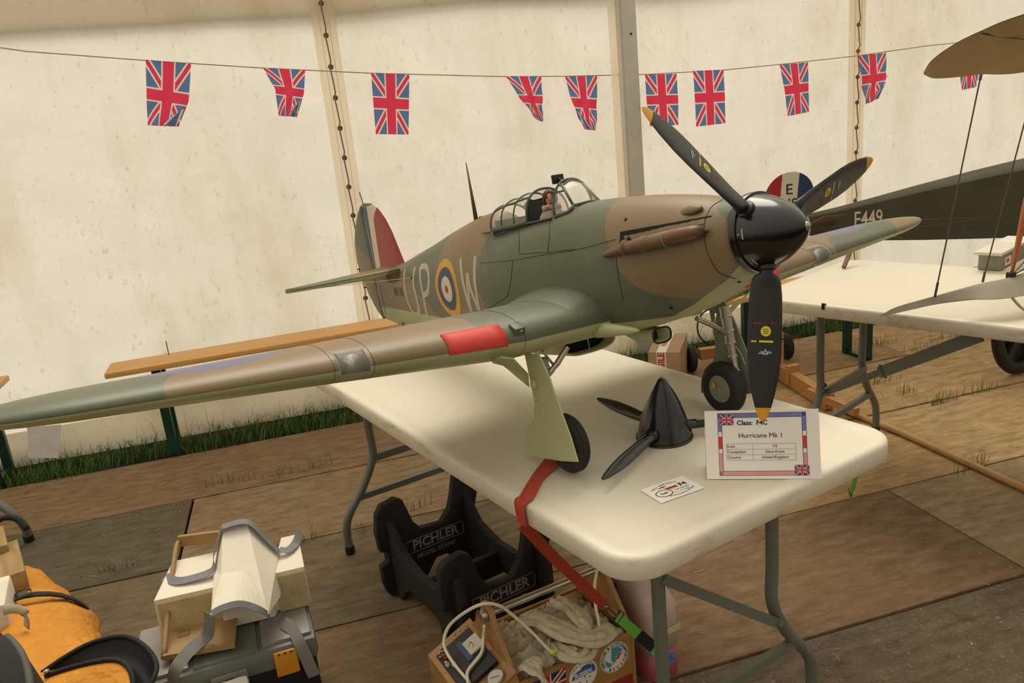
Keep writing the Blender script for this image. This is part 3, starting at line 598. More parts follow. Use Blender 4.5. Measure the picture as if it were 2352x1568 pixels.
for side in (-1, 1):
    g = G(); rings = []; at = []
    for y in ys:
        r = []
        for k in range(26, 0, -1): r.append(wpt(y, frs[k], False, side)); at.append((y, frs[k], 0))
        for k in range(0, 26): r.append(wpt(y, frs[k], True, side)); at.append((y, frs[k], 1))
        rings.append(r)
    g.loft(rings); n = 52
    i0, i1 = ys.index(.608), ys.index(.662); kill = set()
    for i in range(i0, i1):
        for j in range(22, 28): kill.add((i, j))
    g.f = [f for q, f in enumerate(g.f) if q >= (len(ys)-1)*n or (q//n, q % n) not in kill]
    wg = mk('wing', g, CW, PL, True)
    pol = smooth_poly([(.0, .2), (.0, .9), (.36, .9), (.37, .55), (.40, .47), (.455, .43), (.48, .40), (.3, .38)] if side < 0 else [(0, .3), (0, 1.0), (.2, .9), (.3, .45), (.2, .40)])
    po2 = smooth_poly([(.955, .38), (.945, .48), (.93, .53), (.89, .57), (.87, .68), (.84, .9), (1.5, .9), (1.5, .3)] if side < 0 else [(.72, .4), (.70, .5), (.86, .60), (1.02, .72), (1.12, .66), (1.0, .52), (.88, .40)])
    setattr_(wg, 'green', [max(sdf(pol, abs(v.y), -v.x), sdf(po2, abs(v.y), -v.x)) for v in g.v])
    c_of = lambda y: (.499+(.2925-.499)*max(0, (y-.29)/.93))
    setattr_(wg, 'pale', [(math.sqrt(f)*.09-.004 if lo else -math.sqrt(f)*.09-.004)*1 if f < .999 or lo == 0 else .05 for y, f, lo in at])
    setattr_(wg, 'rnd', [(math.hypot(-v.x-.677, abs(v.y)-.84) if not lo else 1) for v, (y, f, lo) in zip(g.v, at)])
    def wpatch(name, y0, y1, fu, fl, m, lift=.0012, nseg=6, par=wg):
        g = G(); rr = []
        for i in range(nseg+1):
            y = y0+(y1-y0)*i/nseg; r = [wpt(y, fu*(1-k/6)**2, False, side) for k in range(6)]+[wpt(y, fl*(k/6)**2, True, side) for k in range(7)]
            o2 = []
            for k, p in enumerate(r):
                a, b = r[max(k-1, 0)], r[min(k+1, 12)]; t = (b-a).normalized(); nn = Vector((t.z, 0, -t.x)); nn = nn if nn.x > 0 or (abs(nn.x) < .5 and (nn.z > 0) == (k < 6)) else -nn; o2.append(p+nn*lift)
            rr.append(o2)
        g.loft(rr, False); o = mk(name, g, m, par, True); q = o.modifiers.new('th', 'SOLIDIFY'); q.thickness = .0006; return o
    wpatch('red_gun_patch', .33, .455, .055, .004, RED)
    GLS = mat('clear_cover', 'd9d6cc', .08, 0, 0, 5, alpha=.14)
    wpatch('landing_light_cover', .605, .665, .075, .05, GLS, .0012)
    P0 = (wpt(.635, .03, False, side)+wpt(.635, .02, True, side))/2; ax = Vector((1, 0, 0))
    Ml = frame(P0-Vector((.022, 0, 0)), (0, 1, 0), (0, 0, 1)); g = G(); g.lathe([(.001, -.0), (.012, .006), (.019, .018)], 18, Ml); mk('lamp_reflector', g, CHROME, wg, True)
    g = G(); g.lathe([(.0145, 0), (.0165, .001), (.0165, .004), (.0145, .004)], 18, frame(P0-Vector((.012, 0, 0)), (0, 1, 0), (0, 0, 1))); mk('lamp_rim', g, mat('lamp_dark_metal', '4d463c', .4, .6), wg, True)
    g = G(); g.box((P0.x-.045, P0.y, P0.z), (.004, .055, .05)); mk('lamp_recess', g, mat('lamp_bay', '5c5348', .5), wg)
    for yy, r in ((.29, .0007), (.60, .0005), (.672, .0005), (.14, .0006)):
        if yy == .14: continue
        g = G(); g.tube([wpt(yy, (1-k/10)**2*.5, False, side)+Vector((0, 0, .0002)) for k in range(10)]+[wpt(yy, (k/10)**2*.5, True, side) for k in range(11)], r, 4); mk('panel_line', g, LINE, wg)
    p = wpt(.30, .012, False, side); g = G(); g.box((0, 0, 0), (.026, .024, .015), Matrix.Translation(p+Vector((-.002, 0, .004))) @ Matrix.Rotation(.5, 4, 'Y'), .002); gc = mk('camera_port', g, GREEN_M, wg, auto=35)
    g = G(); g.lathe([(.0035, 0), (.0035, .0015), (.002, .0015)], 12, frame(p+Vector((.0095, .002, .0)), (0, 1, 0), (0, 0, 1))); mk('lens', g, CHROME, gc)
    if side < 0:
        # wing root fillet on both flanks
        for sd in (-1, 1):
            g = G(); rr = []
            for i in range(25):
                f = i/24; q = wpt(.145, min(.97, .0+f*.97), False, sd); x = -q.x; up = .006+.014*math.sin(math.pi*min(1, f*1.05))**.7; h = FB.ray_cast(L3(x, sd*.4, q.z+up), Vector((0, -sd, 0)))
                b = h[0] if h[0] is not None else L3(x, sd*.09, q.z+up); b = b+Vector((0, -sd*.002, 0)); w_ = wpt(.155+.03*math.sin(math.pi*f), min(.97, f*.97), False, sd); lw_ = w_+Vector((0, 0, .0004))
                mid = Vector((b.x, (b.y*2+lw_.y)/3, (b.z+lw_.z*3)/4)); row = [b.lerp(mid, k/4).lerp(mid.lerp(lw_, k/4), k/4) for k in range(5)]
                rr.append(row)
            g.loft(rr, False); wf_ = mk('wing_fillet', g, CF, fus, True); setattr_(wf_, 'green', [1.0]*len(g.v)); setattr_(wf_, 'pale', [-1.0]*len(g.v))
        g = G(); rr = []
        for i in range(13):   # pale nose of the fillet running to the cowling
            f = i/12; x = .49-.13*f; hw = .100-.008*f; z = -.150-.004*f; r = .017*(1-f)**.6+.001; rr.append([L3(x, -hw+.004-r*math.cos(a)*.9, z+r*math.sin(a)) for a in [math.pi*2*k/12 for k in range(12)]])
        g.loft(rr); mk('fillet_nose', g, PALE_M, fus, True)
        g = G(); g.loft([[Vector((p.x, -p.y, p.z)) for p in r] for r in rr]); mk('fillet_nose', g, PALE_M, fus, True)
# fin, rudder, tailplane
def surf_panel(name, rows_, axis, th, m, parent, n=14, cam=0):
    """rows_: (pos, x_front, x_back, thickness); axis 'z' for a fin, 'y' for a tailplane"""
    g = G(); rr = []
    for s, xa, xb, t in rows_:
        r = []
        for k in range(2*n):
            a = 2*math.pi*k/(2*n); f = (1-math.cos(a))/2; w = t/2*math.sin(a)*(1-.35*f); x = xa+(xb-xa)*f
            r.append(L3(x, w, s) if axis == 'z' else L3(x, s, cam+w))
        rr.append(r)
    g.loft(rr); return mk(name, g, m, parent, True), g
def shapes(tabL, tabR, s0, s1, t0, t1, n=22):
    return [(s0+(s1-s0)*i/n, lut(tabL, s0+(s1-s0)*i/n), lut(tabR, s0+(s1-s0)*i/n), t0+(t1-t0)*i/n) for i in range(n+1)]
le = [(.03, 1.60), (.064, 1.629), (.18, 1.681), (.225, 1.712), (.265, 1.755), (.285, 1.79), (.297, 1.83), (.3015, 1.87), (.303, 1.89)]
fin, gg = surf_panel('fin', shapes(le, [(0, 1.902)], .02, .302, .022, .008, 40), 'z', 0, CT, PL)
setattr_(fin, 'green', [(v.z-.24) if -v.x > 1.70 else -.01+.0*v.z for v in gg.v]); setattr_(fin, 'pale', [-1.0]*len(gg.v))
te = [(-.125, 1.915), (-.117, 1.925), (-.10, 1.955), (-.068, 1.99), (-.013, 2.03), (.056, 2.062), (.106, 2.074), (.172, 2.06), (.22, 2.025), (.262, 1.98), (.285, 1.945), (.298, 1.915)]
rud, gg = surf_panel('rudder', shapes([(-.125, 1.905), (.30, 1.905)], te, -.122, .297, .018, .010, 40), 'z', 0, CT, PL)
setattr_(rud, 'green', [v.z-(.107+(.055)*((-v.x-1.932)/.108)) for v in gg.v]); setattr_(rud, 'pale', [-1.0]*len(gg.v))
g = G(); g.box((-1.885, 0, .035), (.19, .004, .002)); g = G(); g.tube([L3(1.905, -.0095, z) for z in (-.11, 0, .1, .2, .28)], .0006, 4); mk('hinge_line', g, LINE, rud)
for z, x in ((.075, 2.045), (.002, 2.02)): g = G(); g.box(L3(x+.02, 0, z), (.03, .006, .006), None, .001); mk('rudder_horn', g, LINE, rud)
for z, x0 in ((.078, 1.845), (.086, 1.935)):
    for d in (0, .006): g = G(); g.box(L3(x0+d, -.0115+.002*(x0 > 1.9), z), (.001, .0004, .007)); mk('tick_mark', g, WHITE, fin)
tl = [(0, 1.655), (.05, 1.66), (.25, 1.70), (.30, 1.725), (.33, 1.76), (.348, 1.81), (.352, 1.86)]; tt_ = [(0, 1.93), (.25, 1.955), (.31, 1.945), (.34, 1.91), (.352, 1.865)]
tpg, gg = surf_panel('tailplane', [(s, lut(tl, abs(s)), lut(tt_, abs(s)), .046*(1-.6*abs(s)/.35)) for s in [-.351+.702*i/40 for i in range(41)]], 'y', 0, CT, PL, 14, .046)
setattr_(tpg, 'pale', [(.044-v.z)*1.0 for v in gg.v]); setattr_(tpg, 'green', [abs(v.y)-.17 for v in gg.v])
g = G(); g.loft([[L3(1.60+.08*f, sd*(.034+.02*f), .03+.02*math.cos(a)) for a in (0, 1, 2, 3)] for f in (0, 1) for sd in (-1,)], True); mk('tail_fillet', g, BROWN_M, fus)
g = G(); h = onfus(946, 638); g.tube([h[0] or L3(1.42, -.06, .02), L3(1.86, -.345, .046)], .0009, 5); mk('aerial_wire', g, mat('wire', 'b7ab92', .5, .5), fus)
g = G(); g.lathe([(.004, 0), (.003, .003)], 8, frame(h[0] or L3(1.42, -.06, .02), (1, 0, 0), (0, 0, 1))); mk('grommet', g, LINE, fus)
g = G(); g.tube([L3(1.885, 0, .298), L3(1.90, 0, .345)], .0018, 6); mk('fin_pin', g, BLACKRUB, fin)
g = G(); g.tube([L3(1.086, 0, .142), L3(1.08, 0, .302)], [.0105, .0022], 10, flat=.4, up=(0, 1, 0)); mk('aerial_mast', g, mat('mast_brown', '57483d', .5), PL, True)
g = G(); g.lathe([(.008, 0), (.008, .004), (.004, .006)], 10, Matrix.Translation(L3(1.055, 0, .144))); mk('mast_base', g, LINE, PL)
# tail wheel hook
g = G(); g.tube(bez([L3(1.72, -.012, -.135), L3(1.73, -.014, -.16), L3(1.745, -.014, -.172), L3(1.76, -.012, -.165)]), .003, 6); mk('tail_hook', g, GREEN_M, PL, True)
g = G(); g.tube([L3(1.78, 0, -.13), L3(1.80, 0, -.215)], .006, 8); mk('tail_wheel_leg', g, CHROME, PL, True)
g = G(); g.tube([L3(1.80+.0, -.004, -.235), L3(1.80, .004, -.235)], .024, 20); g.tube([L3(1.80, -.009, -.235), L3(1.80, .009, -.235)], .017, 20); mk('tail_wheel', g, BLACKRUB, PL, auto=40)
# radiator bath and carburettor intake
def scoop(name, x0, x1, zt, zb, hw, yc, m, thick=.004, tail=.1, n=24):
    g = G(); rr = []
    ring = lambda x, hw_, zt_, zb_, e=3.0: [L3(x, yc+hw_*math.copysign(abs(math.cos(a))**(2/e), math.cos(a)), (zt_+zb_)/2+(zt_-zb_)/2*math.copysign(abs(math.sin(a))**(2/e), math.sin(a))) for a in [2*math.pi*k/n for k in range(n)]]
    zc_ = (zt+zb)/2
    rr.append(ring(x0+.05, hw-thick-.004, zt-thick, zb+thick)); rr.append(ring(x0, hw-thick, zt-thick, zb+thick)); rr.append(ring(x0-.001, hw-thick*.5, zt-thick*.4, zb+thick*.4)); rr.append(ring(x0+.002, hw, zt, zb))
    for i in range(1, 9):
        f = i/8; rr.append(ring(x0+(x1-x0)*f, hw*(1-.1*f**3), zt+.01*f, zb+(.0 if f < .5 else (f-.5)*tail), 2.8))
    g.loft(rr, True, (True, True)); return mk(name, g, m, PL, True)
rd = scoop('radiator_bath', .655, .96, -.165, -.226, .078, 0, PALE_M, .005, .06)
g = G(); g.loft([[L3(.652, .0738*math.copysign(abs(math.cos(a))**.667, math.cos(a)), -.1955+.0265*math.copysign(abs(math.sin(a))**.667, math.sin(a))) for a in [2*math.pi*k/24 for k in range(24)]]], True); g.f = [tuple(range(24))]; 
g2 = G(); g2.v = [v+Vector((-.04, 0, 0)) for v in g.v]; g2.f = g.f; mk('radiator_core', g2, DARK, rd)
g = G(); g.tube([L3(.658, -.004, -.168), L3(.658, -.004, -.224)], .0013, 6); mk('divider', g, CHROME, rd)
ci = scoop('carburettor_intake', .40, .52, -.168, -.198, .024, 0, PALE_M, .0025, .05)
g = G(); g.tube([L3(.3985, .0245*math.copysign(abs(math.cos(a))**.667, math.cos(a)), -.183+.0155*math.copysign(abs(math.sin(a))**.667, math.sin(a))) for a in [2*math.pi*k/24 for k in range(25)]], .0022, 6); mk('intake_rim', g, BLACKRUB, ci, True)
g = G(); g.box(L3(.43, -.004, -.183), (.002, .03, .02), None, .004); mk('intake_filter', g, mat('filter_green_black', '23261d', .6), ci)
# exhausts, one a side
for sd in (-1, 1):
    g = G(); g.loft([[L3(x, sd*(hw_+.0004), z) for x, z in ((xa, za), (xb, zb_))] for (xa, za, xb, zb_, hw_) in ((.378, .0405, .150, .040, .0885), (.378, .012, .150, .012, .090))], False)
    st_ = G(); P = []
    for i in range(13):
        f = i/12; x = .375-(.375-.150)*f; h = FB.ray_cast(L3(x, sd*.3, .044-.0*f), Vector((0, -sd, 0))); h2 = FB.ray_cast(L3(x, sd*.3, .016), Vector((0, -sd, 0))); P.append((h[0]+Vector((0, sd*.0007, 0)), h2[0]+Vector((0, sd*.0007, 0))))
    st_.loft([[p[0], p[1]] for p in P], False); mk('exhaust_slot', st_, DARK, fus, recalc=False)
    pts = [L3(.415, sd*.098, .003), L3(.40, sd*.100, .006), L3(.34, sd*.103, .011), L3(.30, sd*.104, .014), L3(.25, sd*.101, .017), L3(.20, sd*.095, .020), L3(.165, sd*.088, .021), L3(.152, sd*.080, .022)]
    g = G(); g.tube(pts, [.006, .008, .012, .0145, .0145, .0145, .013, .008], 14, True, .95); ex = mk('exhaust_manifold', g, mat('exhaust_heat_stained', '7d6c50', .45, .3, .2, 16, col2='6d4a38', dirt=('5c5244', 14, .48)), fus, True)
    for x in (.225, .285, .34): g = G(); g.lathe([(.0152, -.001), (.0158, 0), (.0152, .001)], 16, frame(L3(x, sd*(.098+.004*(x-.2)/.1), .0245-.035*x), (0, 1, 0), (0, 0, 1)) ); mk('weld_ring', g, mat('exhaust_ring', '8d7558', .5, .3), ex, True)
    g = G(); g.tube([L3(.415, sd*.098, .006), L3(.421, sd*.098, .0045)], .002, 6); mk('tail_pipe', g, DARK, ex)
# spinner and blades
SPR = [(0.0001, 0), (.0065, .002), (.013, .006), (.024, .015), (.034, .026), (.044, .040), (.053, .056), (.060, .074), (.066, .092), (.0690, .106), (.0694, .1075), (.062, .1075)]
g = G(); g.lathe([(r, -h) for r, h in SPR], 56, frame((0, 0, 0), (0, 1, 0), (0, 0, 1))); sp_ = mk('spinner', g, BLK, PL, auto=50)
g = G(); g.lathe([(.0698, -.094), (.0702, -.0945), (.0706, -.1075), (.06, -.1076)], 56, frame((0, 0, 0), (0, 1, 0), (0, 0, 1))); mk('backplate', g, BLK, sp_, auto=50)
g = G(); g.lathe([(.0005, .0015), (.0055, .0012), (.0075, -.0015)], 16, frame((0, 0, 0), (0, 1, 0), (0, 0, 1))); mk('spinner_tip', g, CHROME, sp_, True)
def blade_pts(r, R, twist0=48, twist1=20):
    f = r/R; c = lut([(.08, .020), (.225, .024), (.235, .040), (.26, .050), (.34, .056), (.5, .060), (.65, .060), (.75, .055), (.86, .042), (.93, .030), (.97, .020), (.99, .012), (1.0, .003)], f); t = lut([(.08, .020), (.22, .022), (.30, .014), (.5, .009), (.8, .005), (1, .002)], f); return c, t, math.radians(lut([(.08, twist0), (.3, twist0), (1, twist1)], f))
def blade(center, er, fwd, R, m, mt, parent, name='propeller_blade', tipf=.93, cs=1.0, tw=(34, 20)):
    er = Vector(er).normalized(); fwd = Vector(fwd).normalized(); et = fwd.cross(er); n = 16
    def ring(r):
        c, t, b = blade_pts(r, R, *tw); c *= cs; cd = et*math.cos(b)+fwd*math.sin(b); nd = er.cross(cd); o = Vector(center)+er*r
        return [o+cd*(c/2*math.cos(a))+nd*(t/2*math.sin(a)*(1+.25*math.cos(a))) for a in [2*math.pi*k/n for k in range(n)]]
    rs = [R*(.08+(tipf-.08)*i/54) for i in range(55)]; g = G(); g.loft([ring(r) for r in rs]); b = mk(name, g, m, parent, auto=60); bv = BVHTree.FromPolygons(g.v, g.f)
    if mt: rs = [R*(tipf+(1-tipf)*(1-(1-i/8)**1.6)) for i in range(9)]; g = G(); g.loft([ring(r) for r in rs]); mk('blade_tip', g, mt, b, auto=60)
    g = G(); Mc = frame(Vector(center), et, fwd.cross(er).cross(er) if False else er.cross(et)); g.lathe([(.0155*cs, R*.17), (.0165*cs, R*.175), (.0165*cs, R*.20), (.0145*cs, R*.205)], 18, frame(Vector(center), et, fwd)); mk('blade_cuff', g, m, b, auto=40)
    return b, bv, er, et, fwd
LB, LR, LY2 = mat('decal_light_blue', '5b9db8', .5), mat('decal_dull_red', '7c2f34', .5), mat('decal_yellow', 'e0cf3c', .5); LG = mat('decal_grey', 'b7b7b0', .5)
ph = -.252; HUB = L3(.085, 0, 0)
for k in range(3):
    a = ph+(0, -2*math.pi/3, 2*math.pi/3)[k]; er = Vector((0, math.sin(a), -math.cos(a)))
    b, bv, er, et, fw = blade(HUB, er, (1, 0, 0), .326, BLADE_M, YEL, PL)
    # printed marks on the face towards the camera side
    bt_ = math.radians(28); nrm = (fw*math.cos(bt_)-et*math.sin(bt_)); xd = (er.cross(nrm)*-1)
    if k == 0: xd = xd
    def put(fn, r, off=0): return frame(HUB+er*(r)+nrm*.06+xd*off, xd, -er)
    def deco(r, off=0): M = frame(HUB+er*r+nrm*.06, xd, -er); return M @ Matrix.Translation((off, 0, 0))
    if xd.dot(Vector((.78, .62, 0))) < 0: pass
    skinmesh('decal', disc_mesh(.0001, .0088, 24), deco(.172), LY2, .0004, bv, b)
    skinmesh('decal', disc_mesh(.0035, .0045, 20), deco(.146), LR, .0004, bv, b)
    for j, s_ in enumerate(('KEEP', 'CLEAR', 'TORN')): pass
    for j in range(3):
        g = G(); me = bpy.data.meshes.new('m'); w_ = .0045; y_ = .0033-.0033*j; me.from_pydata([(-w_, y_-.0008, 0), (w_, y_-.0008, 0), (w_, y_+.0008, 0), (-w_, y_+.0008, 0)], [], [(0, 1, 2, 3)]); skinmesh('decal_print', me, deco(.172), mat('decal_brown', '7a6a20', .5), .0007, bv, b, .003)
    for (x0, x1, r_, m_, hh) in ((-.021, -.006, .1585, LR, .0012), (-.003, -.001, .1585, LR, .0011), (.003, .005, .1585, LR, .0011), (.008, .017, .1585, LR, .0012), (-.024, -.0205, .1895, LY2, .0016), (-.0195, -.016, .1895, LY2, .0016), (-.011, .013, .1895, LY2, .0016)):
        me = bpy.data.meshes.new('m'); me.from_pydata([(x0, -hh, 0), (x1, -hh, 0), (x1, hh, 0), (x0, hh, 0)], [], [(0, 1, 2, 3)]); skinmesh('decal_print', me, deco(r_), m_, .0005, bv, b, .003)
    me = bpy.data.meshes.new('m'); me.from_pydata([(-.013, -.003, 0), (-.003, -.003, 0), (-.003, .002, 0), (-.008, .002, 0), (.003, .002, 0), (.003, -.003, 0), (.013, -.0015, 0), (.008, .0025, 0)], [], [(0, 1, 2, 3), (4, 5, 6, 7)]); skinmesh('decal_wings', me, deco(.208), LB, .0005, bv, b)
    me = bpy.data.meshes.new('m'); me.from_pydata([(-.005, -.004, 0), (.005, -.004, 0), (0, .0065, 0), (-.0022, -.002, 0), (.0022, -.002, 0), (0, .003, 0)], [], [(0, 1, 4, 3), (1, 2, 5, 4), (2, 0, 3, 5)]); skinmesh('decal_triangle', me, deco(.208), LG, .0008, bv, b)
WDOT = mat('spinner_lettering', 'b8b4aa', .5)
spb = BVHTree.FromPolygons([frame((0, 0, 0), (0, 1, 0), (0, 0, 1)) @ Vector((r*math.cos(a), r*math.sin(a), -h)) for r, h in SPR[:11] for a in [2*math.pi*k/56 for k in range(56)]], [(i*56+j, i*56+(j+1) % 56, (i+1)*56+(j+1) % 56, (i+1)*56+j) for i in range(10) for j in range(56)])
for ang in (4, -47):
    d = Vector((0, -math.cos(math.radians(ang)), math.sin(math.radians(ang)))); up = Vector((0, math.sin(math.radians(ang)), math.cos(math.radians(ang))))
    M_ = frame(L3(.090, 0, 0)+d*.12, up*-1, (1, 0, 0))
    for x_, w_ in ((-.0065, .012), (.0065, .009)):
        me = bpy.data.meshes.new('m'); v = []; f = []
        for q in range(5):
            a0 = -w_+q*w_*2/5; v += [(a0, x_-.0013, 0), (a0+w_*.34, x_-.0013, 0), (a0+w_*.34, x_+.0013, 0), (a0, x_+.0013, 0)]; f.append((4*q, 4*q+1, 4*q+2, 4*q+3))
        me.from_pydata(v, [], f); skinmesh('spinner_print', me, M_, WDOT, .0004, spb, sp_, .004)
    me = bpy.data.meshes.new('m'); me.from_pydata([(-.002, -.0015, 0), (.002, -.0015, 0), (0, .002, 0)], [], [(0, 1, 2)]); skinmesh('spinner_print', me, M_, WDOT, .0004, spb, sp_)
# undercarriage
TYRE = mat('tyre_rubber', '272421', .7, 0, .15, 10); HUBM = mat('wheel_hub_grey', '8f8f84', .5, .15, .1, 20)
def wheel(name, c, r, w, parent, inner):
    """axle along local y; inner = side that shows the hub disc"""
    M_ = frame(c, (1, 0, 0), (0, 0, 1)); g = G(); pr = [(r*.52, -w*.40), (r*.62, -w*.5), (r*.80, -w*.49), (r*.93, -w*.36), (r*.985, -w*.20)]
    for k in range(-2, 3): pr += [(r*1.0, w*(.085*k-.02)), (r*.985, w*(.085*k+.0)), (r*1.0, w*(.085*k+.02))]
    pr += [(r*.985, w*.20), (r*.93, w*.36), (r*.80, w*.49), (r*.62, w*.5), (r*.52, w*.40)]
    g.lathe(pr+[pr[0]], 48, M_); t = mk(name, g, TYRE, parent, auto=35); s = -1 if inner > 0 else 1
    g = G(); g.lathe([(r*.54, -w*.36), (r*.54, w*.36)], 40, M_); 
    pr = [(.001, 0), (r*.08, 0), (r*.09, -.004), (r*.14, -.004), (r*.15, -.007), (r*.34, -.0085), (r*.37, -.003), (r*.47, -.002), (r*.535, 0), (r*.54, -.004)]
    for sg in (1, -1): g.lathe([(a, sg*(w*.40+b)) for a, b in pr], 40, M_)
    hb = mk('hub', g, HUBM, t, auto=35)
    for q in range(5):
        a = 2*math.pi*q/5+.3; g = G(); d = Vector((math.cos(a), 0, math.sin(a)));
        for sg in (1, -1): g.obox(Vector(c)+d*r*.15+Vector((0, sg*(w*.40-.006), 0)), Vector(c)+d*r*.38+Vector((0, sg*(w*.4-.005), 0)), .0025, .0025)
        mk('hub_rib', g, mat('hub_rib_dark', '4a4a42', .6), hb)
    return t, hb
for sd in (-1, 1):
    c = L3(.479, sd*.226, -.360); w_, hb = wheel('main_wheel', c, .062, .036, PL, -sd)
    if sd > 0: g = G(); g.box(c+Vector((-.017, -.0165, .0)), (.010, .0015, .013), Matrix.Translation(c) @ Matrix.Rotation(.5, 4, 'Y') @ Matrix.Translation(-c)); mk('orange_tag', g, mat('tag_orange', 'd79a2a', .5), hb)
    yo = sd*.262
    if sd < 0: k0, k1 = loc(1246, 822, -.236), loc(1268, 1000, -.240)
    else: k0, k1 = loc(1663, 704, .238), loc(1697, 885, .243)
    g = G(); g.tube([k0, k0.lerp(k1, .45)], .0115, 14); g.tube([k0.lerp(k1, .45), k1], .0085, 14)
    for f_ in (.12, .3, .45, .62, .8): g.lathe([(.0125 if f_ < .5 else .0105, -.003), (.0135 if f_ < .5 else .0115, 0), (.0125 if f_ < .5 else .0105, .003)], 14, frame(k0.lerp(k1, f_), (1, 0, 0), (0, 1, 0)))
    g.tube([k1, Vector((-.479, sd*.236, -.360))], .006, 10); mk('oleo_leg', g, CHROME, PL, auto=40)
    dq = [loc(a, b, -.262) for a, b in ((1206, 812), (1238, 812), (1262, 866), (1290, 945), (1312, 1005), (1328, 1060), (1290, 1058), (1245, 1050), (1210, 1044), (1208, 1008), (1213, 985), (1228, 962), (1229, 925), (1218, 870))]; dp = [(-q.x, q.z) for q in dq]
    g = G(); g.loft([[L3(a, yo+s_, b) for a, b in dp] for s_ in (-.0015, .0015)]); dr = mk('wheel_door', g, PALE_M if sd < 0 else mat('door_inner_grey_green', '7c8270', .45), PL)
    for (a, b, r_) in [(-q.x, q.z, r_) for q, r_ in ((loc(1228, 882, -.262), .0115), (loc(1231, 917, -.262), .0045), (loc(1226, 970, -.262), .003))]: g = G(); g.lathe([(r_*math.cos(q), r_*.6*math.sin(q)) for q in (0, .5, 1.0, 1.4)]+[(.0001, r_*.6)], 16, frame(L3(a, yo+(-.0015), b), (1, 0, 0), (0, 0, 1))); mk('door_boss', g, PALE_M if sd < 0 else HUBM, dr, True)
    g = G(); g.loft([[L3(a, sd*y_, b+o_) for a, y_, b in [(-q.x, -q.y, q.z) for q in (loc(1130, 828, -.36), loc(1152, 822, -.36), loc(1180, 826, -.33), loc(1214, 862, -.268), loc(1216, 890, -.268), loc(1156, 840, -.34), loc(1131, 834, -.36))]] for o_ in (0, .004)]); mk('side_brace_door', g, PALE_M, PL)
    g = G(); q_ = (loc(1252, 868, -.238), loc(1280, 834, -.205), loc(1303, 797, -.175)) if sd < 0 else (loc(1668, 766, .235), loc(1640, 748, .19), loc(1600, 731, .14)); g.tube(q_, [.004, .0065, .006], 10); g.tube([q_[0], q_[0].lerp(q_[1], .6)], .0065, 10); mk('side_strut', g, CHROME, PL, auto=40)
    g = G(); g.tube([loc(1270, 836, -.215), loc(1245, 805, -.235)] if sd < 0 else [loc(1640, 746, .19), loc(1644, 720, .20)], .0028, 8); mk('jack_rod', g, CHROME, PL, True)
    if sd > 0: g = G(); g.tube(bez([L3(.47, sd*.225, -.21), L3(.455, sd*.245, -.25), L3(.44, sd*.255, -.28), L3(.43, sd*.256, -.31)]), .0012, 5); mk('brake_line', g, mat('brake_hose', 'c3bca8', .5), PL, True)
# pitot under the port wing
p = wpt(.47, .12, True, 1); g = G(); g.tube([p+Vector((0, 0, .004)), p+Vector((0, 0, -.028))], .002, 8); g.tube([p+Vector((-.012, 0, -.028)), p+Vector((.03, 0, -.028))], .0022, 8); mk('pitot', g, BLACKRUB, PL, True)
g = G(); g.tube([wpt(1.04, .2, True, 1)+Vector((0, 0, .001)), wpt(1.04, .2, True, 1)+Vector((.03, .01, -.012))], .0015, 6); mk('wing_pin', g, WHITE, PL)
# canopy: sliding hood pushed back, windscreen, mirror
CG = mat('canopy_acrylic', 'd9d2c0', .12, 0, .1, 20, alpha=.30, spec=.6); CFM = GREEN_M
def hoop(x, zb, zt, hw, n=18, e=2.3, xt=None):
    r = []
    for k in range(n+1):
        a = math.pi*k/n; c, s = math.cos(a), math.sin(a); xx = x if xt is None else x+(xt-x)*s**.9
        r.append(L3(xx, -hw*math.copysign(abs(c)**(2/e), c), zb+(zt-zb)*abs(s)**(2/e)))
    return r
hx = [(.905, .104, .160, .062), (.850, .103, .168, .063), (.790, .102, .172, .063), (.732, .102, .175, .062)]
g = G(); g.loft([hoop(*h_) for h_ in hx], False); hood = mk('canopy_hood', g, CG, PL, True, recalc=False)
for h_ in hx: g = G(); g.tube(hoop(h_[0], h_[1], h_[2]+.0008, h_[3]+.0006), .0030 if h_[0] in (.905, .732) else .0022, 6); mk('hood_frame', g, CFM, hood, True)
for q in (0, 5, 13, 18):
    g = G(); g.tube([hoop(*h_)[q]*1.0+Vector((0, 0, .0004)) for h_ in hx], .0024 if 0 < q < 18 else .0050, 6, True, 1.2 if q in (0, 18) else 1); mk('hood_rail', g, CFM, hood, True)
for sd in (-1, 1):
    g = G(); g.tube([L3(.63, sd*.0635, .1005), L3(.95, sd*.0645, .101)], .0025, 6); mk('hood_runner', g, CFM, PL, True)
wa = hoop(.625, .101, .180, .056, 18); 
FT, FBm = .585, .49
qb, qt = loc(1317, 472, -.036), loc(1291, 426, -.028); FX = lambda q, s: Vector((q.x, s*abs(q.y), q.z))
scr_t = [FX(qt, -1), FX(qt, 1)]; scr_b = [FX(qb, -1), FX(qb, 1)]; ctop = Vector((qt.x, 0, qt.z+.009)); cbot = Vector((qb.x+.012, 0, qb.z+.002))
g = G(); g.loft([[a.lerp(b, f)+Vector((.006*math.sin(math.pi*f), 0, .010*math.sin(math.pi*f))) for a, b in zip([scr_t[0], ctop*.5+scr_t[0]*.5+Vector((0, 0, .002)), ctop, ctop*.5+scr_t[1]*.5+Vector((0, 0, .002)), scr_t[1]], [scr_b[0], cbot*.5+scr_b[0]*.5, cbot, cbot*.5+scr_b[1]*.5, scr_b[1]])] for f in [k/8 for k in range(9)]], False); ws = mk('windscreen', g, CG, PL, True, recalc=False)
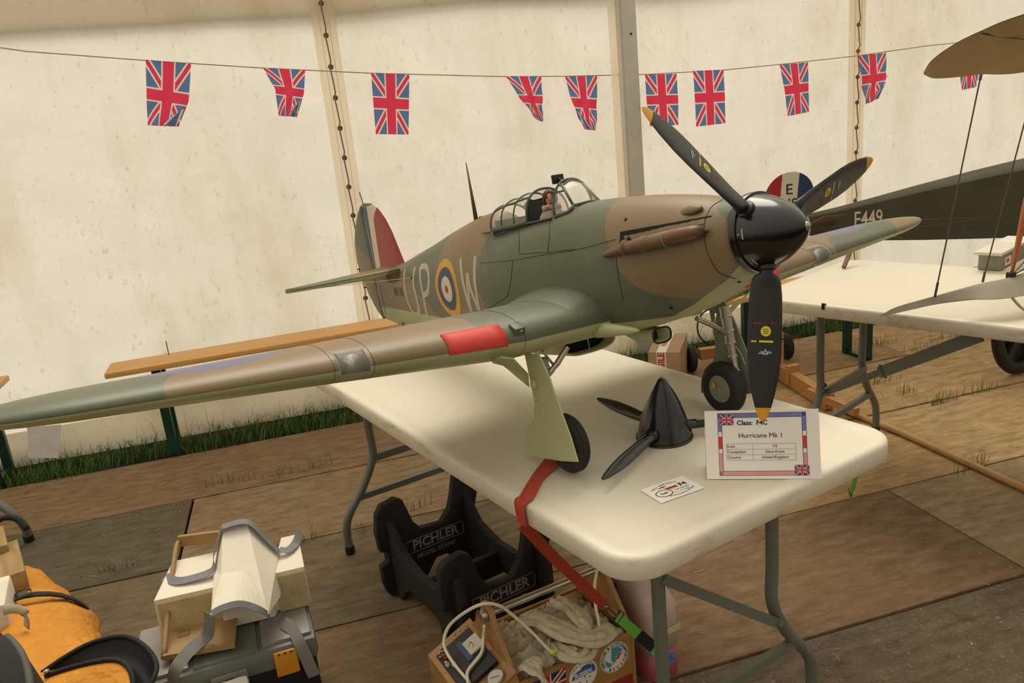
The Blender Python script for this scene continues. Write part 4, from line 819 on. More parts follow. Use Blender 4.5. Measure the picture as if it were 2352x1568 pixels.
for sd, q in ((-1, 0), (1, 1)):
    side_ = [p for p in wa if (p.y <= -.03 if sd < 0 else p.y >= .03)]; side_ = side_ if sd < 0 else side_[::-1]
    n_ = len(side_); ft_ = Vector((-.575, sd*.048, .107)); g = G(); bot = [L3(.625-(.625-.492)*k/(n_-1), sd*(.056-.026*(k/(n_-1))), .103+.017*(k/(n_-1))) for k in range(n_)]
    g = G(); g.v = [*side_, scr_t[q], scr_b[q], ft_]; g.f = [(n_+2, i, i+1) for i in range(n_-1)]+[(n_+2, n_-1, n_), (n_+2, n_, n_+1)] ; me_ = mk('quarter_pane', g, CG, ws, recalc=False)
    for A_, B_, r_ in ((scr_t[q], scr_b[q], .0036), (scr_b[q], ft_, .0045), (ft_, side_[0], .0045), (side_[-1], scr_t[q], .0026), (side_[n_*2//3], scr_t[q].lerp(scr_b[q], .25), .0022)):
        g = G(); g.tube([A_, B_], r_, 6); mk('windscreen_frame', g, CFM, ws, True)
g = G(); g.tube(wa, .0032, 6); mk('windscreen_arch', g, CFM, ws, True)
g = G(); g.tube(bez([scr_t[0], ctop, scr_t[1]], 5), .0030, 6); mk('windscreen_frame', g, CFM, ws, True)
g = G(); g.tube(bez([scr_b[0], cbot, scr_b[1]], 5), .0042, 6); mk('windscreen_frame', g, CFM, ws, True)
g = G(); g.box((0, 0, 0), (.006, .032, .021), Matrix.Translation(loc(1281, 411, 0)), .0015); mr_ = mk('rear_view_mirror', g, BLACKRUB, PL, auto=40)
g = G(); g.tube([loc(1300, 420, 0), loc(1284, 411, 0)], [.005, .003], 8); mk('mirror_bracket', g, BLACKRUB, mr_, True)
g = G(); g.box(L3(.74, 0, .045), (.26, .116, .006)); g.box(L3(.90, 0, .08), (.006, .10, .09)); g.box(L3(.64, 0, .065), (.005, .11, .06)); 
for sd in (-1, 1): g.box(L3(.77, sd*.058, .073), (.27, .004, .055))
mk('cockpit_tub', g, mat('cockpit_interior_green', '2f382a', .6), PL)
g = G(); g.box(L3(.78, 0, .105), (.012, .055, .10), None, .01); mk('headrest', g, mat('seat_armour', '27302a', .6), PL, auto=40)
# pilot figure
SKIN = mat('painted_skin', 'c98f68', .55, 0, .06, 30); HELM = mat('brown_leather', '4a2819', .5, 0, .15, 30); FUR = mat('sheepskin', 'b3a08c', .9, 0, .25, 90, bump=1, bscale=240)
pf = thing('pilot', '', ''); pf.parent = PL
for k_ in ('label', 'category'): del pf[k_]
HC = L3(.698, -.010, .146); turn = Matrix.Rotation(-.62, 4, 'Z')
def HP(x, y, z): return HC+(turn @ Vector((x, y, z)))
def sph(r, c, sx_=1, sy_=1, sz_=1, n=16, f0=0, f1=1): return None
g = G(); rr = []
for i in range(15):
    th = math.pi*(i+.02)/(14.04); z = math.cos(th)*.0200; w_ = math.sin(th); jaw = 1-.28*max(0, -z/.02)
    rr.append([HP(.0168*w_*math.cos(a)*(1 if math.cos(a) > 0 else 1.02)+(.0012 if math.cos(a) > .9 else 0), .0150*w_*jaw*math.sin(a), z) for a in [2*math.pi*k/20 for k in range(20)]])
g.loft(rr); hd = mk('head', g, SKIN, pf, True)
g = G(); g.loft([[HP(.0155, 0, .004), HP(.016, .0018, .003), HP(.016, -.0018, .003)], [HP(.0205, 0, -.003), HP(.017, .0030, -.004), HP(.017, -.0030, -.004)], [HP(.017, 0, -.0055), HP(.016, .002, -.0055), HP(.016, -.002, -.0055)]]); mk('nose', g, SKIN, hd, True)
for s_ in (-1, 1):
    g = G(); g.lathe([(.0001, .0008), (.0015, .0004), (.0022, -.0006)], 10, frame(HP(.0163, s_*.0055, .0025), turn @ Vector((0, 1, 0)), (0, 0, 1))); mk('eye', g, mat('eye_dark', '2b1c14', .3), hd)
    g = G(); g.tube([HP(.0162, s_*.0028, .0058), HP(.0168, s_*.0056, .0068), HP(.0150, s_*.0085, .0058)], .0007, 5); mk('eyebrow', g, HELM, hd)
    g = G(); g.lathe([(.0045, 0), (.0038, .0022), (.0001, .003)], 12, frame(HP(-.001, s_*.0145, .0), (0, 0, 1), (1, 0, 0)) if s_ < 0 else frame(HP(-.001, s_*.0145, 0), (1, 0, 0), (0, 0, 1))); mk('earpiece', g, HELM, hd, True)
g = G(); g.tube([HP(.0155, -.004, -.0098), HP(.0168, 0, -.0094), HP(.0155, .004, -.0098)], .0009, 5); mk('mouth', g, mat('lips', '8f4a3c', .5), hd)
g = G(); rr = []
for i in range(14):
    th = math.pi*(i+.02)/15; z = math.cos(th)*.0222; w_ = math.sin(th); a0 = .0 if z > .0125 else min(.98, .42+.5*(.0125-z)/.02); L_ = 20
    rr.append([HP(.0185*w_*math.cos(a)-.0008, .0172*w_*(1-.2*max(0, -z/.02))*math.sin(a), z) for a in [a0+(2*math.pi-2*a0)*k/L_ for k in range(L_+1)]])
g.loft(rr, False); hm = mk('flying_helmet', g, HELM, pf, True); q = hm.modifiers.new('th', 'SOLIDIFY'); q.thickness = .0018; q.offset = 1
g = G(); rr = []
for i in range(9):
    f = i/8; z = -.020-.045*f; rx, ry = lut([(0, .012), (.15, .020), (.5, .026), (1, .026)], f), lut([(0, .013), (.15, .024), (.4, .034), (1, .036)], f)
    rr.append([HC+Vector((rx*math.cos(a)-.002, ry*math.sin(a), z))+Vector((math.cos(a), math.sin(a), 0))*.0018*noise.noise(Vector((a*4, f*9, 0))) for a in [2*math.pi*k/24 for k in range(24)]])
g.loft(rr); mk('flying_jacket', g, FUR, pf, True)
g = G(); g.tube([HC+Vector((.015*math.cos(a), .019*math.sin(a), -.019+.003*math.sin(a*5))) for a in [2*math.pi*k/22 for k in range(23)]], .0062, 8); mk('fur_collar', g, FUR, pf, True)

# ------------------------------------------------------------------ things on the near table
ZT = .74
c = onz(1526, 1003, ZT); t = thing('spare_propeller', 'gloss black spinner with three slim blades standing on its base on the near table', 'propeller', (c.x, c.y, ZT))
SBLK = mat('moulded_black', '121110', .27, 0, .15, 8, coat=.35)
pr = [(.001, .139), (.006, .1385), (.0085, .136), (.0145, .126), (.027, .105), (.039, .079), (.049, .052), (.0555, .028), (.058, .012), (.0595, .006), (.0625, .0055), (.063, .0005), (.058, 0)]
g = G(); n = 72; g.loft([[(r*(1-(.02 if (k % 9) in (4,) and .01 < h < .13 else 0))*math.cos(2*math.pi*k/n), r*(1-(.02 if (k % 9) in (4,) and .01 < h < .13 else 0))*math.sin(2*math.pi*k/n), h) for k in range(n)] for r, h in pr]); sp2 = mk('spinner', g, SBLK, t, auto=50)
g = G(); g.lathe([(.0045, .1386), (.0045, .1402), (.0001, .1395)], 16); mk('tip_bolt', g, CHROME, sp2, True)
g = G(); g.lathe([(.063, .0), (.0638, .002), (.063, .004), (.060, .0045)], 60); mk('base_ring', g, SBLK, sp2, auto=40)
tips = [onz(1370, 912, .768), onz(1382, 1106, .762)]
ds = [(Vector((q.x-c.x, q.y-c.y, 0))) for q in tips]; R0 = (ds[0].length+ds[1].length)/2; ds.append(Vector((-(ds[0].normalized()+ds[1].normalized()).x, -(ds[0].normalized()+ds[1].normalized()).y, 0)))
for i, d in enumerate(ds):
    b, bv, *_ = blade((0, 0, .026), d, (0, 0, 1), d.length if i < 2 else R0, SBLK, None, t, cs=.44, tipf=.99, tw=(-62, -38))
    er = d.normalized(); g = G(); g.tube([er*.03+Vector((0, 0, .026)), er*.072+Vector((0, 0, .026))], [.013, .0105], 14); mk('blade_root', g, SBLK, b, True)
    g = G(); g.lathe([(.017, -.001), (.0185, .001), (.0165, .002), (.015, 0)], 20, frame(er*.055+Vector((0, 0, .026)), er.cross(Vector((0, 0, 1))), Vector((-.35*er.x, -.35*er.y, 1)))); mk('root_collar', g, SBLK, b, auto=40)
# folded display card
PAPER = mat('white_card', 'f3ece2', .6, 0, .02, 5); PRN = mat('print_black', '2c2830', .6); PBL = mat('print_blue', '5b5f9c', .6, col2='8f88bb', var=.1, scale=16); PRD = mat('print_red', 'd93a2e', .6); PSAL = mat('print_salmon', 'e28c80', .6, col2='d9a6ac', scale=14); PLN = mat('print_line', '8f867c', .6); PDK = mat('print_navy', '39365e', .6)
bl, br = onz(1624, 1100, ZT+.0008), onz(1887, 1099, ZT+.0008)
def topof(b, px, py, L):
    for k in range(400):
        z = ZT+.05+k*.0005; q = onz(px, py, z)
        if (q-b).length >= L and q.y > b.y: return q
    return q
ex = (br-bl); Wc = ex.length; ex.normalize(); best = None
n_ = Vector((-ex.y, ex.x, 0)); up = n_*math.cos(math.radians(74))+Vector((0, 0, 1))*math.sin(math.radians(74)); q = onpl(1746, 941, bl, ex.cross(up)); Hc = (q-(bl+br)/2).dot(up)
t = thing('display_card', 'folded white card with flag border naming the aircraft standing under the propeller tip', 'card', M=frame(bl, ex, up))
g = G(); g.box((Wc/2, Hc/2, -.0002), (Wc, Hc, .0004)); mk('front_leaf', g, PAPER, t)
Mi = frame(bl, ex, up).inverted(); tb = Vector((0, Hc, 0)); n_ = Vector((-ex.y, ex.x, 0)); bb = Mi @ (bl+n_*(up.dot(n_)*Hc*1.75)); 
g = G(); g.loft([[tb+Vector((0, 0, -.0004)), tb+Vector((Wc, 0, -.0004)), tb+Vector((Wc, -.0003, -.0008)), tb+Vector((0, -.0003, -.0008))], [bb, bb+Vector((Wc, 0, 0)), bb+Vector((Wc, 0, -.0004)), bb+Vector((0, 0, -.0004))]]); mk('back_leaf', g, PAPER, t)
def CP(u, v): return (u*Wc, (1-v)*Hc)     # u right, v down, fractions of the card
def rect(name, u0, v0, u1, v1, m, z=.0002, par=t):
    (x0, y0), (x1, y1) = CP(u0, v1), CP(u1, v0); g = G(); g.box(((x0+x1)/2, (y0+y1)/2, z), (x1-x0, y1-y0, .0003)); return mk(name, g, m, par)
u0, v0, u1, v1 = .118, .045, .885, .945; w = .030; wv = .055
for a in ((u0, v0, u1, v0+wv, PBL), (u0, v0, u0+w, .31, PBL), (u1-w, v0, u1, .31, PBL), (u0, .62, u0+w, v1, PSAL), (u1-w, .62, u1, v1, PSAL), (u0, v1-wv, u1, v1, PSAL), (u0, .38, u0+w, .56, PRD), (u1-w, .38, u1, .56, PRD)): rect('border_print', *a, z=.0003)
for a in ((u0-.003, v0-.006, u1+.003, v0), (u0-.003, v0, u0, v1), (u1, v0, u1+.003, v1), (u0-.003, v1, u1+.003, v1+.005), (u0+w, v0+wv, u1-w, v0+wv+.007), (u0+w, v0+wv, u0+w+.004, v1-wv), (u1-w-.004, v0+wv, u1-w, v1-wv), (u0+w, v1-wv-.006, u1-w, v1-wv)): rect('border_line', *a, PDK, z=.0005)
UJ = union_mat('card_flag', '2a2d5c', 'c8323a', 'f3ece2', 1.35, .8)
for (a, b_, c_, d_) in ((.135, .062, .255, .212), (.775, .80, .90, .945)):
    o = rect('flag_print', a, b_, c_, d_, UJ, z=.0008); x0, y0 = CP(a, d_); x1, y1 = CP(c_, b_); uvs(o, lambda co, i: ((co.x-x0)/(x1-x0), (co.y-y0)/(y1-y0)))
def ctext(s, u, v, size, m=PRN, al='CENTER', b=0): x, y = CP(u, v); return text('printed_text', s, size, Matrix.Translation((x, y, .0005)), m, t, .0001, al, b)
ctext('Class:  F4C', .285, .185, .0125, PRN, 'LEFT', .0003); ctext('Hurricane Mk 1', .49, .37, .0130)
for v, a, b_ in ((.525, 'Scale', '1/5'), (.605, 'Competitor', 'Dave Knott'), (.685, 'Country', 'United Kingdom')): ctext(a, .19, v, .0075, PRN, 'LEFT'); ctext(b_, .61, v, .0075)
for v in (.485, .565, .645, .725): rect('table_line', .185, v, .79, v+.003, PLN, z=.0004)
for u in (.185, .415, .79): rect('table_line', u, .485, u+.0015, .727, PLN, z=.0004)
# small printed sticker
p0, p1, p2, p3 = onz(1470, 1126, ZT), onz(1567, 1092, ZT), onz(1618, 1121, ZT), onz(1519, 1156, ZT); ex = (p2-p3).normalized(); ey = (p0-p3); ey = (ey-ex*ey.dot(ex)).normalized(); Wk, Hk = (p2-p3).length, (p0-p3).length
t = thing('sticker_card', 'small white championship sticker lying flat near the table edge', 'card', M=frame(p3+Vector((0, 0, .0007)), ex, ey))
g = G(); g.box((Wk/2, Hk/2, 0), (Wk, Hk, .0012)); mk('sheet', g, PAPER, t)
def stxt(s, x, y, size, m=PRN, rot=0, b=0): return text('printed_text', s, size, Matrix.Translation((x*Wk, y*Hk, .0008)) @ Matrix.Rotation(rot, 4, 'Z'), m, t, .0001, 'CENTER', b)
stxt('F4', .78, .58, .017, PRN, 0, .0006); stxt('Scale', .27, .40, .008, PRN, 0, .0002); stxt('Team Germany', .68, .40, .0055); stxt('3. 7. - 10. 7. 2022', .62, .27, .005)
for i, ch in enumerate('WORLD CHAMPIONSHIP'): f = i/17; stxt(ch, .16+.56*f, .70+.16*math.sin(f*math.pi*.75+.2), .0056, PRN, .55-.75*f)
for i, ch in enumerate('RAF Barkston Heath United Kingdom'): f = i/32; stxt(ch, .30+.58*f, .17+.0*f-.06*math.sin(f*math.pi)+.10*f**2, .0048, PRN, -.15+.5*f)
g = G(); g.tube([(Wk*(.27+.17*math.cos(a)), Hk*(.40+.19*math.sin(a)), .0008) for a in [math.pi*2*k/30 for k in range(31)]], .0011, 5, flat=.4); mk('ring_print', g, mat('print_dark_red', '8c2f28', .6), t)
for y_, m_ in ((.60, PRN), (.56, PRD), (.52, mat('print_gold', 'e2a648', .6))): g = G(); g.box((Wk*.53, Hk*y_, .0008), (Wk*.24, Hk*.045, .0003)); mk('stripe_print', g, m_, t)
g = G(); g.obox((Wk*.42, Hk*.55, .0009), (Wk*.37, Hk*.78, .0009), .0016, .0003); g.obox((Wk*.28, Hk*.70, .0010), (Wk*.47, Hk*.76, .0010), .0016, .0003); mk('glider_print', g, PRN, t)
g = G(); g.grid(lambda u, v: (0, 0, 0), 1, 1)
# red tie-down strap with snap hook, then the green strap
SRED = mat('red_webbing', 'bb4530', .75, 0, .1, 60, bump=.5, bscale=900); SGRN = mat('green_webbing', '62a83a', .75, 0, .1, 60, bump=.5, bscale=900); HOOK = mat('snap_hook', '9a917e', .3, .8)
u_ = Vector((math.cos(.29879), math.sin(.29879), 0)); v_ = Vector((-math.sin(.29879), math.cos(.29879), 0)); O_ = Vector((.4316, 1.0632, 0))
def TP(px, py, z): q = onz(px, py, z)-O_; return q.dot(u_), q.dot(v_)
ve = onpl(1192, 1150, O_+Vector((0, 0, .74)), u_); e0 = O_+v_*((ve-O_).dot(v_)); 
t = thing('tie_down_strap', 'red webbing strap from the near wheel over the table edge to a snap hook', 'strap')
end = onz(1388, 1388, .345)
a0 = onz(1272, 1052, .745)
for k, (a, lift, ee) in enumerate(((onz(1262, 1055, .746), .0015, 0), (onz(1285, 1060, .746), .004, .014))):
    ed = e0+v_*(-ee)
    pts = [a, onz(1235+k*6, 1090+k*4, ZT+lift), ed+Vector((0, 0, ZT+lift))+u_*.012, ed+Vector((0, 0, ZT-.004))-u_*(.003+lift*.5), ed+Vector((0, 0, ZT-.046))-u_*(.003+lift*.5)-v_*.004]
    A_ = bez(pts[:3], 6); B_ = bez(pts[2:], 4)[1:]; dd = (pts[2]-pts[0]).normalized(); hs = Vector((-dd.y, dd.x, 0)).normalized(); hs = hs if hs.dot(v_) > 0 else -hs
    g = G(); g.ribbon(A_+B_, [hs.lerp(v_, (i/len(A_))**3) for i in range(len(A_))]+[v_]*len(B_), .022, .0018); mk('strap', g, SRED, t, auto=50)
pA = e0+Vector((0, 0, ZT-.046))-u_*.004-v_*.012
g = G(); g.ribbon(bez([pA, pA.lerp(end, .3)+Vector((0, 0, -.006)), pA.lerp(end, .7)+Vector((0, 0, -.004)), end], 8), v_*.35+u_*.9 if False else (RX*.75-RD*.65), .024, .003); mk('strap', g, SRED, t, auto=50)
dn = (end-pA).normalized(); sdv = (RX*.75-RD*.65).normalized()
g = G(); g.tube([end+dn*.004+sdv*.012*math.cos(a)+dn*.010*math.sin(a) for a in [2*math.pi*k/18 for k in range(19)]], .0014, 6); mk('ring', g, HOOK, t, True)
g2s = onz(1416, 1413, .325); g2d = (onz(1500, 1487, .27)-g2s)
g = G(); g.tube(bez([end+dn*.012, end+dn*.022+sdv*.003, g2s.lerp(end, .3)+sdv*.006, g2s+sdv*.004, g2s-sdv*.004, g2s.lerp(end, .3)-sdv*.006, end+dn*.024-sdv*.002], 5), .0018, 6); g.tube([end+dn*.010, end+dn*.020], .0045, 10); mk('snap_hook', g, HOOK, t, True)
t = thing('green_strap', 'bright green webbing strap with black sleeve clipped to the red strap', 'strap')
sd2 = (RX*.55-RD*.8).normalized(); gd = g2d.normalized()
g = G(); g.tube([g2s+sd2*a+gd*b for a, b in ((-.015, 0), (.015, 0), (.015, .012), (-.015, .012), (-.015, 0))], .0022, 6); mk('buckle', g, BLACKRUB, t)
g = G(); g.ribbon(bez([g2s+gd*.004, g2s+g2d*.5, g2s+g2d*1.0, onz(1522, 1510, .25)], 6), sd2, .024, .003); mk('strap', g, SGRN, t, auto=50)
g = G(); g.ribbon([g2s+g2d*.62+Vector((0, 0, .002)), g2s+g2d*1.02+Vector((0, 0, .002))], sd2, .026, .006); mk('sleeve', g, mat('black_velcro', '1a1816', .9, bump=.5, bscale=600), t)
g = G(); g.ribbon(bez([onz(1522, 1512, .25), onz(1524, 1535, .20), onz(1512, 1555, .16)], 5), sd2, .024, .003); mk('strap_tail', g, SGRN, t, auto=50)

# ------------------------------------------------------------------ model stand under the table
STND = mat('stand_black_foam', '25211c', .8, 0, .35, 9, bump=.5, bscale=90, dirt=('4a4030', 7, .60)); SLET = mat('stand_print', '8a8578', .6)
wv_ = Vector((.953, .302, 0)); lv = Vector((.302, -.953, 0)); S0 = Vector((.120, 2.335, 0)); rzs = math.atan2(wv_.y, wv_.x)
t = thing('model_stand', 'black interlocking foam model stand with cradle cut-outs on the boards under the table', 'stand', S0, rzs)
# local: x across .32, y runs back (-y is towards the front plate)
Wd, Ln = .32, .42
def yoke(name, y, hs, mid, par=t):
    W = Wd; poly = [(-.02, .02), (-.03, .06), (-.03, .12), (0, .13), (0, .16), (-.025, .17), (-.03, .24), (-.02, .30), (.0, hs-.01), (.05, hs), (.075, hs-.015), (.10, hs-.10), (.125, mid), (.20, mid-.008), (.235, mid+.03), (.25, hs-.06), (.265, hs), (.32, hs-.005), (.345, hs-.04), (.345, .25), (.33, .2), (.345, .17), (.345, .06), (.32, .0), (.25, 0), (.235, .045), (.205, .075), (.165, .075), (.13, .03), (.11, 0), (.0, 0)]
    M_ = Matrix.Translation((0, y, 0)) @ Matrix.Rotation(math.pi/2, 4, 'X'); g = G(); g.prism(poly, -.014, .014, M_); o = mk(name, g, STND, par); b = o.modifiers.new('b', 'BEVEL'); b.width = .005; b.segments = 2; b.limit_method = 'ANGLE'; return o
rear = yoke('rear_cradle', 0, .335, .20); frnt = yoke('front_cradle', -Ln, .325, .19)
for nm, x in (('side_panel', .02), ('side_panel', .30)):
    poly = [(.05, 0), (.05, .30), (.03, .31), (-.03, .25), (-.09, .19), (-.20, .165), (-.30, .17), (-.36, .20), (-.40, .25), (-.46, .27), (-.475, .2), (-.47, .0), (-.36, 0), (-.34, .04), (-.30, .07), (-.12, .07), (-.08, .04), (-.05, 0)]
    M_ = Matrix.Translation((x, 0, 0)) @ Matrix(((0, 0, 1, 0), (1, 0, 0, 0), (0, 1, 0, 0), (0, 0, 0, 1))); g = G(); g.prism(poly, -.013, .013, M_); o = mk(nm, g, STND, t); b = o.modifiers.new('b', 'BEVEL'); b.width = .005; b.segments = 2; b.limit_method = 'ANGLE'
g = G(); g.box((.16, -.21, .10), (.28, .022, .08), None, .004); mk('cross_panel', g, STND, t)
for y, o in ((-.0145, rear), (-Ln-.0145, frnt)):
    M_ = Matrix.Translation((.17, y-.001, .150)) @ Matrix.Rotation(math.pi/2, 4, 'X')
    text('lettering', 'PICHLER', .045, M_, SLET, o, .0004, 'CENTER', .0012); text('lettering', 'MODEL STAND', .021, M_ @ Matrix.Translation((.0, -.042, 0)), SLET, o, .0004, 'CENTER', .0005)
    g = G(); g.tube([(M_ @ Vector((a, b, 0))) for a, b in ((-.105, .022), (.10, .022), (.106, .016), (.106, -.016), (.10, -.022), (-.105, -.022), (-.108, 0), (-.105, .022))], .0012, 4); mk('frame_print', g, SLET, o)

# ------------------------------------------------------------------ wooden field box
e_ = Vector((.976, .219, 0)); rzb = math.atan2(.219, .976); A_ = Vector((.333, 1.528, 0)); Lb, Db, Hb = .315, .25, .20
t = thing('field_box', 'varnished wooden flight box with stickers and chrome carrying handle in front of the stand', 'tool box', A_, rzb)
MB_ = t.matrix_basis.copy(); MBi = MB_.inverted()
def lb(px, py, z): return MBi @ onz(px, py, z)
g = G(); g.box((Lb/2, .004, Hb/2), (Lb, .008, Hb), None, .0015); fp = mk('front_panel', g, PLY, t, auto=30)
g = G(); g.box((Lb/2, Db-.004, Hb/2), (Lb, .008, Hb), None, .0015); mk('back_panel', g, PLY, t, auto=30)
g = G(); g.box((Lb/2, Db/2, .01), (Lb, Db-.016, .008)); mk('bottom', g, PLY, t)
gab = [(0, 0), (Db, 0), (Db, Hb), (Db*.66, .305), (Db*.58, .345), (Db*.42, .345), (Db*.34, .305), (0, Hb)]
for x in (-.006, Lb+.006): g = G(); g.prism(gab, -.006, .006, Matrix.Translation((x, 0, 0)) @ Matrix(((0, 0, 1, 0), (1, 0, 0, 0), (0, 1, 0, 0), (0, 0, 0, 1)))); o = mk('end_panel', g, PLY, t); b = o.modifiers.new('b', 'BEVEL'); b.width = .0015; b.segments = 1
g = G(); g.tube([(-.022, Db/2, .318), (Lb+.015, Db/2, .318)], .009, 18); hd_ = mk('handle', g, mat('chrome_tube', 'c9c4b6', .2, .9, .05), t, auto=40)
g = G(); g.lathe([(.015, .0), (.015, .008), (.011, .014), (.009, .014)], 18, Matrix.Translation((-.013, Db/2, .318)) @ Matrix.Rotation(-math.pi/2, 4, 'Y')); mk('end_fitting', g, CHROME, hd_, auto=40)
g = G(); g.box((Lb*.5, -.0015, .045), (Lb*.98, .004, .075), None, .001); mk('red_drawer_front', g, mat('red_paint', '8e2720', .4, 0, .08), t)
# stickers on the front panel
STW = mat('sticker_white', 'e6ded0', .45, 0, .03); NAVY = mat('sticker_navy', '23355f', .45); TEAL = mat('sticker_teal', '4f9aa6', .45); MBLUE = mat('sticker_blue', '2a67a3', .45); SRD = mat('sticker_red', 'b5382c', .45)
Fm = Matrix(((1, 0, 0, 0), (0, 0, -1, -.0003), (0, 1, 0, 0), (0, 0, 0, 1)))
def fdisc(x, z, r, m, h, name='sticker', n=40, par=fp): g = G(); g.lathe([(r, 0), (r, h)], n, Fm @ Matrix.Translation((x, z, 0))); return mk(name, g, m, par)
def fpoly(p, m, h, name='sticker_print'): g = G(); g.prism(p, 0, h, Fm); return mk(name, g, m, fp)
xs3, zs3 = .262, .152
fdisc(xs3, zs3, .042, STW, .0004); fdisc(xs3, zs3, .0405, NAVY, .0006, 'sticker_print'); fdisc(xs3, zs3, .0395, STW, .0008, 'sticker_print'); fdisc(xs3, zs3, .0300, NAVY, .0010, 'sticker_print'); fdisc(xs3, zs3, .0290, STW, .0012, 'sticker_print')
sea = lambda p: [(xs3+a*.029, zs3+b*.029) for a, b in p]
fpoly(sea([(-.2, .97), (.4, .9), (.75, .6), (.9, .3), (.6, .25), (.5, .05), (.2, .05), (.05, -.25), (-.05, -.55), (-.35, -.2), (-.3, .3)]), TEAL, .0014); fpoly(sea([(-.95, .1), (-.8, -.1), (-.3, -.5), (-.35, -.75), (-.55, -.8), (-.85, -.5)]), TEAL, .0014)
fpoly(sea([(.75, .2), (.85, .1), (.5, -.15), (.45, -.3), (.25, -.3), (-.3, -.7), (.15, -.2), (.3, -.02)]), SRD, .0016)
def ftxt(s, x, z, size, m=NAVY, rot=0, h=.0012, b=.0003): return text('sticker_text', s, size, Fm @ Matrix.Translation((x, z, h)) @ Matrix.Rotation(rot, 4, 'Z'), m, fp, .0001, 'CENTER', b)
for s_, a0, a1 in (('WORTHING & LITTLEHAMPTON', 205, -20), ('M R C F C', 245, 325)):
    for i, ch in enumerate(s_):
        a = math.radians(a0+(a1-a0)*i/(len(s_)-1)); rr_ = .0348; ftxt(ch, xs3+rr_*math.cos(a), zs3+rr_*math.sin(a), .0085, NAVY, a-math.pi/2 if a1 < 200 else a+math.pi/2)
xs2, zs2 = .170, .144
fdisc(xs2, zs2, .040, STW, .0004)
fpoly([(xs2-.034, zs2-.004), (xs2-.030, zs2+.006), (xs2-.018, zs2+.014), (xs2-.008, zs2+.016), (xs2, zs2+.023), (xs2+.016, zs2+.024), (xs2+.024, zs2+.018), (xs2+.032, zs2+.016), (xs2+.036, zs2+.004), (xs2+.034, zs2-.004)], MBLUE, .0007)
ftxt('SUSSEX', xs2, zs2+.003, .0155, STW, 0, .0009, .0006)
for i, ch in enumerate('RADIO FLYING CLUB'): a = math.radians(150-118*i/16); ftxt(ch, xs2+.0335*math.cos(a), zs2+.0335*math.sin(a), .0062, NAVY, a-math.pi/2, .0006, .0001)
for dx, dz in ((-.012, -.020), (.004, -.010), (.018, -.016), (.008, -.026)): fpoly([(xs2+dx-.003, zs2+dz), (xs2+dx+.003, zs2+dz+.001), (xs2+dx, zs2+dz+.005)], NAVY, .0007)
g = G(); g.box((.066, 0, 0), (.1, 0, 0)); xa, xb, za, zb = .012, .122, .100, .186
g = G(); g.prism([(xa, za), (xb, za), (xb, zb), (xa, zb)], 0, .0005, Fm); o = mk('flag_sticker', g, union_mat('sticker_flag', '23355f', 'b5302c', 'e9e0d0', 1.25, 1.0), fp); uvs(o, lambda co, i: ((co.x-xa)/(xb-xa), (co.z-za)/(zb-za)))
text('sticker_text', '96', .034, Fm @ Matrix.Translation((.062, .152, .0008)) @ Matrix.Rotation(.1, 4, 'Z'), STW, fp, .0001, 'CENTER', .0022); text('sticker_text', '96', .034, Fm @ Matrix.Translation((.062, .152, .0012)) @ Matrix.Rotation(.1, 4, 'Z'), SRD, fp, .0001, 'CENTER', .0004)
fdisc(.105, .128, .017, STW, .0010); fdisc(.105, .128, .0155, SRD, .0012, 'sticker_print'); fdisc(.106, .130, .011, STW, .0014, 'sticker_print')
# sloping console with power panel and gauge at the left end
cs = Matrix.Translation((-.006, 0, .235)) @ Matrix.Rotation(-math.radians(24), 4, 'Y') @ Matrix.Scale(-1, 4, (1, 0, 0))   # local x runs left and down
g = G(); g.box((.068, Db/2, -.003), (.136, Db, .006)); con = mk('console_board', g, PLY, t); con.matrix_basis = cs
g = G(); 
for k_ in range(1): g.loft([[(-.012, 0, .01), (-.012, Db, .01), (-.130, Db, .01), (-.130, 0, .01)], [(-.012, 0, .222), (-.012, Db, .222), (-.130, Db, .176), (-.130, 0, .176)]])
mk('console_case', g, PLY, t)
PNL = mat('panel_black', '1c1a18', .4)
def cpart(name, g, m): o = mk(name, g, m, con); return o
g = G(); g.box((.07, .145, .002), (.105, .155, .004), None, .002); cpart('power_panel', g, PNL)
g = G(); g.box((.035, .160, .006), (.042, .052, .006), None, .001); cpart('meter_face', g, mat('meter_white', 'cfc6b2', .35))
g = G(); g.tube([(.050+.014*math.cos(a), .160+.016*math.sin(a), .0095) for a in [math.pi*.75+math.pi*.5*k/10 for k in range(11)]], .0006, 4); g.tube([(.050, .160, .0095), (.036, .168, .0095)], .0006, 4); cpart('meter_scale', g, PRN)
g = G(); g.box((.062, .162, .005), (.014, .075, .004)); cpart('blue_label', g, mat('label_blue', '3b4f78', .5))
for x, y, m_ in ((.105, .19, SRD), (.112, .165, mat('post_white', 'c9c2b2', .4)), (.10, .150, mat('post_white', 'c9c2b2', .4)), (.098, .140, SRD), (.112, .205, CHROME), (.10, .215, CHROME)): g = G(); g.lathe([(.006, .002), (.006, .010), (.004, .011), (.003, .018), (.0001, .018)], 14, Matrix.Translation((x, y, 0))); cpart('binding_post', g, m_)
g = G(); g.box((.055, .085, .007), (.075, .060, .012), None, .002); cpart('battery_pack', g, PNL)
g = G(); g.lathe([(.024, 0), (.024, .006), (.021, .0075), (.0205, .005), (.0001, .005)], 28, Matrix.Translation((.045, .028, 0))); gg_ = cpart('gauge', g, mat('gauge_bezel', '8f8a7c', .35, .5))
g = G(); g.lathe([(.0200, .0055), (.0001, .0056)], 28, Matrix.Translation((.045, .028, 0))); cpart('gauge_face', g, mat('meter_white', 'cfc6b2', .35)); g = G(); g.tube([(.035, .020, .0068), (.056, .034, .0068)], .0007, 4); cpart('gauge_needle', g, PRN)
